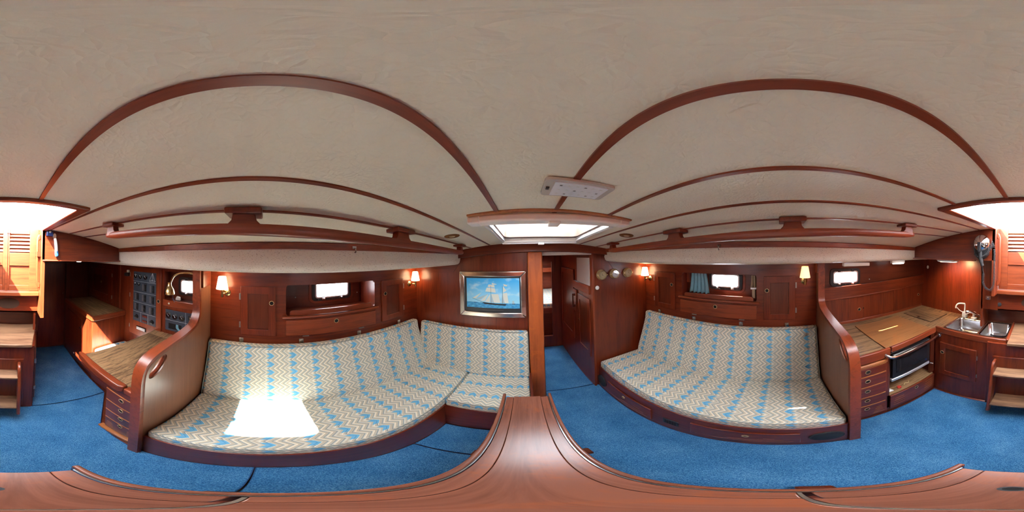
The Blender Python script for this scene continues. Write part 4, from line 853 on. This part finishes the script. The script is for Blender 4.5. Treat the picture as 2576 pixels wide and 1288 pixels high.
lo = D.objects.new('galley_spot', lt); COL.objects.link(lo); lo.parent = ul; lo.location = (-.01, -.03, -.022); lo.rotation_euler = (R(-50), 0, 0)
obj('touch_switch', M().prism(ell(1.335, 1.425, .014, .022, 16), 0, .012, FY(-1.70)), 'white_plastic', bevel=.003, label='small white oval switch on the galley bulkhead', cat='switch')
obj('round_plug', M().lathe([(.020, 0), (.020, .004), (.016, .006)], .330, 1.135, FY(-1.458), 20), 'rubber', label='round dark plug in the panel under the companionway sill', cat='plug')
kl = thing('square_latch', 'square chrome latch plate beside the companionway sill', 'latch', (.435, -1.45, 1.19)); obj('plate', M().prism(rrect(.412, .462, 1.172, 1.212, .010), 0, .006, FY(-1.452)), 'steel', kl, bevel=.002); obj('knob', M().lathe([(.012, .006), (.012, .012), (.006, .014)], .440, 1.192, FY(-1.452), 14), 'chrome', kl)

# spotlight with coiled cord
hs = thing('handheld_spotlight', 'chrome handheld spotlight in a black holder with coiled cord beside the companionway', 'spotlight', (.447, -1.28, 1.5))
FM = FY(-1.30)
obj('reflector', M().lathe([(.072, .030), (.074, .036), (.066, .060), (.050, .078), (.028, .090), (.008, .094)], .447, 1.695, FM, 32), 'chrome', hs)
obj('rear_block', M().prism([(.430, 1.70), (.464, 1.70), (.458, 1.62), (.436, 1.62)], .075, .102, FM), 'black', hs, bevel=.006)
obj('holder', M().prism([(.375, 1.69), (.385, 1.69), (.43, 1.655), (.464, 1.655), (.509, 1.69), (.519, 1.69), (.505, 1.60), (.47, 1.565), (.424, 1.565), (.389, 1.60)], .002, .050, FM), 'black', hs, bevel=.006)
obj('handle', M().tube(spline([FM(.447, 1.63, .07), FM(.446, 1.58, .062), FM(.436, 1.535, .055), FM(.430, 1.512, .052)], 5), [.016]*10 + [.013]*6, 10), 'rubber', hs)
def coil(path, r, turns, wr, name):
    P = spline(path, 14); L = [0]
    for a, b in zip(P[:-1], P[1:]): L.append(L[-1] + (b - a).length)
    pts = []; N = turns*7
    for i in range(N + 1):
        t = L[-1]*i/N; k = max(j for j in range(len(L)) if L[j] <= t + 1e-9); k = min(k, len(P) - 2); f = (t - L[k])/max(L[k+1] - L[k], 1e-6)
        c = P[k].lerp(P[k+1], f); d = (P[k+1] - P[k]).normalized(); a = d.cross(Vector((0, 1, 0))).normalized(); b = Vector((0, 1, 0)); w = 2*math.pi*i/7
        pts.append(c + (a*math.cos(w) + b*math.sin(w))*r)
    obj(name, M().tube(pts, wr, 5), 'rubber', hs)
coil([FM(.428, 1.45, .03), FM(.430, 1.37, .03), FM(.405, 1.325, .03), FM(.365, 1.312, .03), FM(.338, 1.37, .03), FM(.336, 1.52, .03), FM(.338, 1.65, .03)], .0085, 58, .0022, 'coil_cord')
coil([FM(.338, 1.66, .05), FM(.352, 1.70, .055), FM(.36, 1.655, .058), (.40, -1.235, 1.60), (.455, -1.235, 1.578), (.50, -1.24, 1.61)], .0085, 26, .0022, 'coil_cord')
obj('cord', M().tube(spline([FM(.430, 1.512, .052), FM(.432, 1.48, .04), FM(.428, 1.45, .03)], 4), .003, 6), 'rubber', hs)

# ------------------------------------------------------------------ chart table and navigation corner
ct = thing('chart_table', 'chart table with wood-grain laminate lid and rounded mahogany front edge', 'table', (-.95, -.82, .65))
def FD(u, v, n): return Vector((u, v, .746 + (-.556 - u)*.1 + n))     # the lid slopes up towards the hull
obj('lid', M().prism([(-.556, -.500), (-.556, -1.140), (-1.203, -1.080), (-1.203, -.500)], -.018, 0, FD), 'laminate_x', ct, bevel=.003); obj('rear_top', M().prism([(-1.209, -.500), (-1.209, -1.080), (-1.297, -1.072), (-1.297, -.500)], -.018, -.001, FD), 'laminate_x', ct, bevel=.002)
obj('lid_gap', M().box(-1.2092, -1.2028, -1.079, -.500, -.020, -.010, FD), 'hole', ct)
fp = [(-.560, -.635), (-.553, -1.130), (-.540, -1.165), (-.518, -1.170), (-.510, -1.14), (-.505, -.85), (-.510, -.66), (-.530, -.630)]
obj('front_fiddle', M().prism(fp, .705, .768), 'trim_y', ct, bevel=.010, seg=3); obj('front_fiddle_end', M().box(-.565, -.522, -.628, -.500, .705, .757), 'trim_y', ct, bevel=.008)
obj('apron', M().box(-.555, -.532, -1.15, -.500, .64, .712), 'mahogany_y', ct, bevel=.003); obj('tray', M().prism([(-.556, -.500), (-.556, -1.136), (-1.297, -1.066), (-1.297, -.500)], .640, .655), 'panel_x', ct); obj('rear_apron', M().prism([(-.54, -1.152), (-.54, -1.139), (-1.297, -1.069), (-1.297, -1.082)], .64, .744), 'mahogany_x', ct)
obj('pencil_stop', M().box(-.62, -.585, -.515, -.500, .748, .80), 'panel_z', ct, bevel=.004)
cd = thing('chart_cabinet', 'mahogany unit of four drawers under the chart table', 'drawers', (-.9, -.66, 0))
obj('carcase', M().box(-1.36, -.545, -.808, -.500, 0, .64), 'mahogany_z', cd, bevel=.002); obj('plinth', M().box(-.545, -.508, -.825, -.50, 0, .030), 'light_wood', cd, bevel=.005)
FN = FX(-.545, 1)
for z0, z1, pz in ((.500, .632, .589), (.360, .492, .455), (.232, .352, .325), (.045, .224, .192)):
    dr = obj('drawer', M().box(-.788, -.540, z0, z1, 0, .013, FN), 'mahogany_y', cd, bevel=.003)
    obj('top_bead', M().box(-.788, -.540, z1 - .001, z1 + .003, .002, .015, FN), 'light_wood', dr)
    pull(dr, FN, -.650, pz, .013, .020)
    if z0 < .1: slots(dr, FN, -.775, -.71, .075, 4, .027, .013, .002); slots(dr, FN, -.60, -.545, .075, 4, .027, .013, .002)
ns = thing('nav_seat', 'mahogany seat box of the chart table bench', 'bench', (-1.1, -1.37, 0))
obj('front_board', M().box(-.858, -.838, -1.556, -1.20, 0, .40), 'mahogany_y', ns, bevel=.004); obj('seat_board', M().box(-1.295, -.858, -1.556, -1.16, .36, .385), 'panel_x', ns); obj('kick_board', M().box(-.862, -.845, -1.22, -.81, 0, .20), 'panel_y', ns)
cushion('seat_cushion', 'bright patterned cushion on the chart table seat', 'cushion', G, puff(-1.292, -.865, .388, .495), -1.545, -1.17, FXZ, 'fabric_seat_port')
ac = thing('aft_cabinet', 'mahogany cabinet with laminate top beside the chart table seat', 'cabinet', (-1.1, -2.0, 0))
obj('carcase', M().box(-1.295, -.842, -2.45, -1.557, .10, .875), 'mahogany_z', ac, bevel=.003); obj('plinth', M().box(-1.30, -.852, -2.53, -1.557, 0, .10), 'panel_y', ac); obj('end_panel', M().box(-.90, -.845, -2.548, -2.45, 0, 1.5), 'panel_z', ac)
obj('worktop', M().box(-1.297, -.862, -2.45, -1.567, .905, .927), 'laminate_y', ac)
obj('edge_band', M().box(-.866, -.828, -2.45, -1.545, .872, .934), 'trim_y', ac, bevel=.006); obj('edge_band', M().box(-1.297, -.845, -1.570, -1.541, .872, .934), 'trim_x', ac, bevel=.006)
FC = FX(-.842, 1); d = obj('door', M().box(-2.32, -1.80, .18, .80, 0, .014, FC), 'mahogany_z', ac, bevel=.003); pull(d, FC, -1.845, .67, .014, .018, 'chrome')
obj('courtesy_light', M().prism(ell(-2.06, .125, .016, .010, 14), 0, .008, FX(-.842, 1)), 'white_plastic', bevel=.002, label='tiny oval courtesy light low on the aft cabinet', cat='light')
FNV = FX(-1.30, 1)
wl = thing('locker_wall', 'dark mahogany locker front between chart table and aft door', 'locker', (-1.31, -1.9, .4))
obj('face_panel', M().box(-2.548, -1.468, .45, 1.60, -.018, 0, FNV), 'mahogany_z', wl); f = framed(wl, FNV, -2.46, -1.84, .965, 1.435, .10, .014); pull(f, FNV, -2.12, 1.235, .014, .014)
for z in (1.05, 1.36): hinge(f, FNV, -1.836, z)
obj('post', M().box(-1.68, -1.655, .40, 1.58, 0, .010, FNV), 'trim_z', wl, bevel=.003)
ep_ = thing('switch_panel_door', 'hinged mahogany door holding the electrical switch panel', 'panel door', (-1.31, -1.22, .6))
obj('door_frame', M().prism([(-1.468, .39), (-.985, .39), (-.985, 1.56), (-1.468, 1.56)], -.018, 0, FNV), 'mahogany_z', ep_)
obj('door', M().box(-1.455, -.992, .66, 1.495, 0, .014, FNV), 'trim_z', ep_, bevel=.003)
for z in (.76, 1.16, 1.41): hinge(ep_, FNV, -1.46, z, .010)
pull(ep_, FNV, -1.026, 1.159, .014, .020)
pl = obj('instrument_plate', M().box(-1.395, -1.058, .855, 1.450, .014, .017, FNV), 'panel_blue', ep_, bevel=.001)
m = M()
for z in (1.340, 1.216, 1.095, .978): m.box(-1.395, -1.058, z - .001, z + .001, .017, .0176, FNV)
for y in (-1.272, -1.165): m.box(y - .001, y + .001, .855, .978, .017, .0176, FNV)
obj('grid_lines', m, 'print_white', pl)
def gauge(parent, fr, u, v, r, n, needle):
    g = obj('gauge', M().lathe([(r, 0), (r, .006), (r*.86, .009), (r*.84, .007)], u, v, lambda a, b, c: fr(a, b, c + n), 22), 'black', parent)
    obj('gauge_face', M().lathe([(r*.84, .006), (r*.84, .0074)], u, v, lambda a, b, c: fr(a, b, c + n), 20), 'dark_glass', g)
    m = M(); F = lambda a, b, c: fr(a, b, c + n)
    for i in range(9):
        a = R(35 + 110*i/8); m.box(u + r*.62*math.cos(a) - .0012, u + r*.62*math.cos(a) + .0012, v + r*.62*math.sin(a) - .0012, v + r*.62*math.sin(a) + .0012, .0074, .008, F)
    obj('scale_marks', m, 'print_white', g)
    a = R(needle); c, s = math.cos(a), math.sin(a)
    obj('needle', M().add([F(u + p*c - w*s, v + p*s + w*c, .0078 + k) for k in (0, .0006) for p, w in ((-r*.3, -.0022), (r*.6, -.0012), (r*.6, .0012), (-r*.3, .0022))], [(0,1,2,3), (4,5,6,7), (0,1,5,4), (1,2,6,5), (2,3,7,6), (3,0,4,7)]), 'print_white', g)
for u, v in ((-1.354, 1.400), (-1.280, 1.396), (-1.206, 1.395)): gauge(pl, FNV, u, v, .029, .017, 120)
for u, v in ((-1.361, 1.311), (-1.302, 1.309)): gauge(pl, FNV, u, v, .019, .017, 60)
for u, v in ((-1.207, 1.279), (-1.097, 1.276), (-1.321, 1.161), (-1.209, 1.159), (-1.098, 1.157), (-1.325, 1.042), (-1.213, 1.037), (-1.102, 1.033)):
    b = obj('breaker_block', M().box(u - .015, u + .015, v - .040, v + .040, .017, .024, FNV), 'black', pl, bevel=.001)
    for i in range(5): obj('breaker', M().box(u - .010, u + .010, v - .036 + .015*i, v - .025 + .015*i, .024, .030, FNV), 'rubber', b, bevel=.001)
    m = M()
    for i in range(5): m.box(u - .046, u - .026, v - .036 + .015*i, v - .027 + .015*i, .017, .0176, FNV)
    obj('label_marks', m, 'print_faint', b)
for u, v in ((-1.334, .913), (-1.105, .903)):
    kb = obj('rotary_switch', M().lathe([(.026, .017), (.024, .026), (.012, .030)], u, v, FNV, 18), 'black', pl); obj('pointer', M().box(u - .022, u + .022, v - .006, v + .006, .028, .040, FNV), 'rubber', kb, bevel=.003)
for u, v in ((-1.209, .943), (-1.210, .883)): obj('display', M().box(u - .035, u + .035, v - .012, v + .012, .017, .022, FNV), 'red_lens', pl, bevel=.002)
m = M()                                                    # engraved sailing yacht on the plate
for a, b in (((-1.106, 1.362), (-1.106, 1.445)), ((-1.106, 1.445), (-1.145, 1.372)), ((-1.106, 1.445), (-1.078, 1.368)), ((-1.15, 1.366), (-1.068, 1.366)), ((-1.15, 1.366), (-1.140, 1.352)), ((-1.068, 1.366), (-1.076, 1.352)), ((-1.140, 1.352), (-1.076, 1.352)), ((-1.13, 1.371), (-1.095, 1.373))):
    m.tube([FNV(*a, .0175), FNV(*b, .0175)], .0011, 5)
obj('yacht_engraving', m, 'print_white', pl)
bk = obj('breaker_strip', M().box(-1.335, -1.190, .748, .795, .014, .020, FNV), 'black', ep_, bevel=.002)
for i in range(7): obj('breaker', M().box(-1.325 + .019*i, -1.309 + .019*i, .753, .788, .020, .028, FNV), 'white_plastic', bk, bevel=.001)
obj('black_box', M().box(-1.53, -1.475, 1.385, 1.425, 0, .05, FNV), 'black', bevel=.004, label='small black box on the locker front beside the switch panel', cat='box'); obj('beige_sensor', M().box(-1.51, -1.482, 1.427, 1.458, 0, .03, FNV), 'cream_plastic', bevel=.004, label='little beige sensor above the small black box', cat='sensor')
# open shelf above the chart table and its instrument panel
ob = thing('chart_shelf', 'open mahogany shelf in front of the portlight above the chart table', 'shelf', (-1.33, -.74, .8))
obj('surround', M().prism([(-.985, .60), (-.49, .60), (-.49, 1.56), (-.985, 1.56)], -.018, 0, FNV, [[(-.962, 1.19), (-.505, 1.19), (-.505, 1.475), (-.962, 1.475)]]), 'mahogany_z', ob)
obj('shelf_board', M().box(-.98, -.49, 1.168, 1.188, -.098, -.018, FNV), 'panel_y', ob); obj('fiddle', M().box(-.97, -.495, 1.128, 1.192, 0, .014, FNV), 'trim_y', ob, bevel=.004); obj('side', M().box(-.982, -.966, 1.17, 1.49, -.098, -.018, FNV), 'panel_z', ob)
obj('dome_stud', M().lathe([(.010, .014), (.009, .018), (.004, .020)], -.898, 1.160, FNV, 14), 'white_plastic', ob)
p2 = thing('instrument_panel', 'blue-grey instrument panel with three gauges above the chart table', 'panel', (-1.29, -.78, .86))
pb = obj('plate', M().prism([(-.942, .862), (-.502, .862), (-.502, 1.092), (-.942, 1.092)], .001, .006, FNV, [[(-.905, .883), (-.760, .883), (-.760, .947), (-.905, .947)]]), 'panel_blue', p2, bevel=.001)
obj('grid_lines', M().box(-.942, -.502, .981, .983, .006, .0066, FNV).box(-.719, -.717, .862, 1.092, .006, .0066, FNV), 'print_white', pb)
for u, nn in ((-.906, 130), (-.832, 120), (-.757, 125)): gauge(pb, FNV, u, 1.030, .033, .006, nn)
obj('pocket', M().box(-.905, -.760, .880, .950, .0012, .003, FNV), 'hole', p2)
for i in range(4): obj('cable', M().tube(spline([FNV(-.80 - .006*i, .945, .004), FNV(-.79 - .008*i, .91, .010), FNV(-.765 - .008*i, .885, .006)], 4), .003, 6), 'curtain', p2)
rd = obj('radio', M().box(-.690, -.540, 1.010, 1.068, .006, .014, FNV), 'black', p2, bevel=.002); obj('radio_display', M().box(-.672, -.630, 1.035, 1.055, .014, .015, FNV), 'dial', rd); obj('radio_knob', M().lathe([(.009, .014), (.008, .022)], -.612, 1.043, FNV, 14), 'steel', rd)
for i in range(4): obj('radio_button', M().box(-.68 + .018*i, -.668 + .018*i, 1.016, 1.022, .014, .016, FNV), 'hinge', rd)
obj('socket', M().box(-.68, -.63, .89, .93, .006, .010, FNV), 'white_plastic', p2, bevel=.003)
gn = thing('gooseneck_lamp', 'brass gooseneck chart lamp bending down in front of the portlight', 'lamp', (-1.1, -.60, 1.3))
arc = spline([(-1.10, -.497, 1.470), (-1.10, -.525, 1.482), (-1.10, -.59, 1.492), (-1.10, -.665, 1.486), (-1.10, -.722, 1.458), (-1.10, -.748, 1.415), (-1.10, -.757, 1.395)], 6)
obj('neck', M().tube(arc, .0068, 10), 'brass', gn); obj('wall_plate', M().lathe([(.024, 0), (.022, .006), (.010, .010)], -1.10, 1.470, FY(-.489, -1), 16), 'brass', gn)
obj('lamp_shade', M().lathe([(.011, .098), (.016, .096), (.018, .070), (.022, .064), (.036, .040), (.044, .014), (.045, .0), (.042, .0), (.034, .036), (.012, .062)], -1.10, -.765, FZ(1.306), 24), 'brass', gn)
obj('switch_cord', M().tube(spline([(-1.15, -.765, 1.30), (-1.16, -.768, 1.25), (-1.19, -.775, 1.22), (-1.22, -.79, 1.205)], 4), .003, 6), 'blue_plastic', gn)
obj('tissue_packet', M().prism([(-.86, 1.19), (-.80, 1.19), (-.81, 1.225), (-.845, 1.232)], -.06, -.03, FNV), 'lens', bevel=.006, label='small crumpled packet on the shelf by the gooseneck lamp', cat='packet')
# small things on the aft beam, port side
fl = thing('torch', 'white and blue torch clipped upright on the aft passage beam', 'torch', (-.345, -1.28, 1.60))
F8 = FY(-1.30)
obj('clip', M().prism(ell(-.335, 1.770, .016, .024, 16), 0, .012, F8), 'steel', fl, bevel=.003); obj('body', M().tube([F8(-.338, 1.75, .02), F8(-.345, 1.70, .022), F8(-.350, 1.645, .022)], [.012, .014, .013], 12), 'white_plastic', fl); obj('cap', M().tube([F8(-.350, 1.645, .022), F8(-.353, 1.615, .022), F8(-.354, 1.605, .022)], [.015, .017, .013], 12), 'blue_plastic', fl)
jb = thing('junction_box', 'small black junction box at the top of the aft passage beam', 'box', (-.292, -1.28, 1.76)); obj('case', M().box(-.318, -.268, 1.768, 1.806, 0, .028, F8), 'navy', jb, bevel=.004); obj('gland', M().lathe([(.008, .028), (.008, .04)], -.292, 1.80, F8, 12), 'white_plastic', jb)
obj('loop_cable', M().tube(spline([(-.215, -1.255, 1.99), (-.22, -1.25, 1.93), (-.235, -1.245, 1.872), (-.262, -1.243, 1.832), (-.292, -1.245, 1.826), (-.312, -1.245, 1.86), (-.31, -1.25, 1.93), (-.30, -1.255, 1.99)], 6), .0042, 7), 'steel', label='thin grey cable loop hanging into the companionway hatch', cat='cable')
obj('dome_light', M().lathe([(.034, 0), (.032, .008), (.018, .014)], -.585, -1.36, FZ(1.573, -1), 20), 'lamp_on', label='small round lit dome lamp under the aft passage beam', cat='lamp')
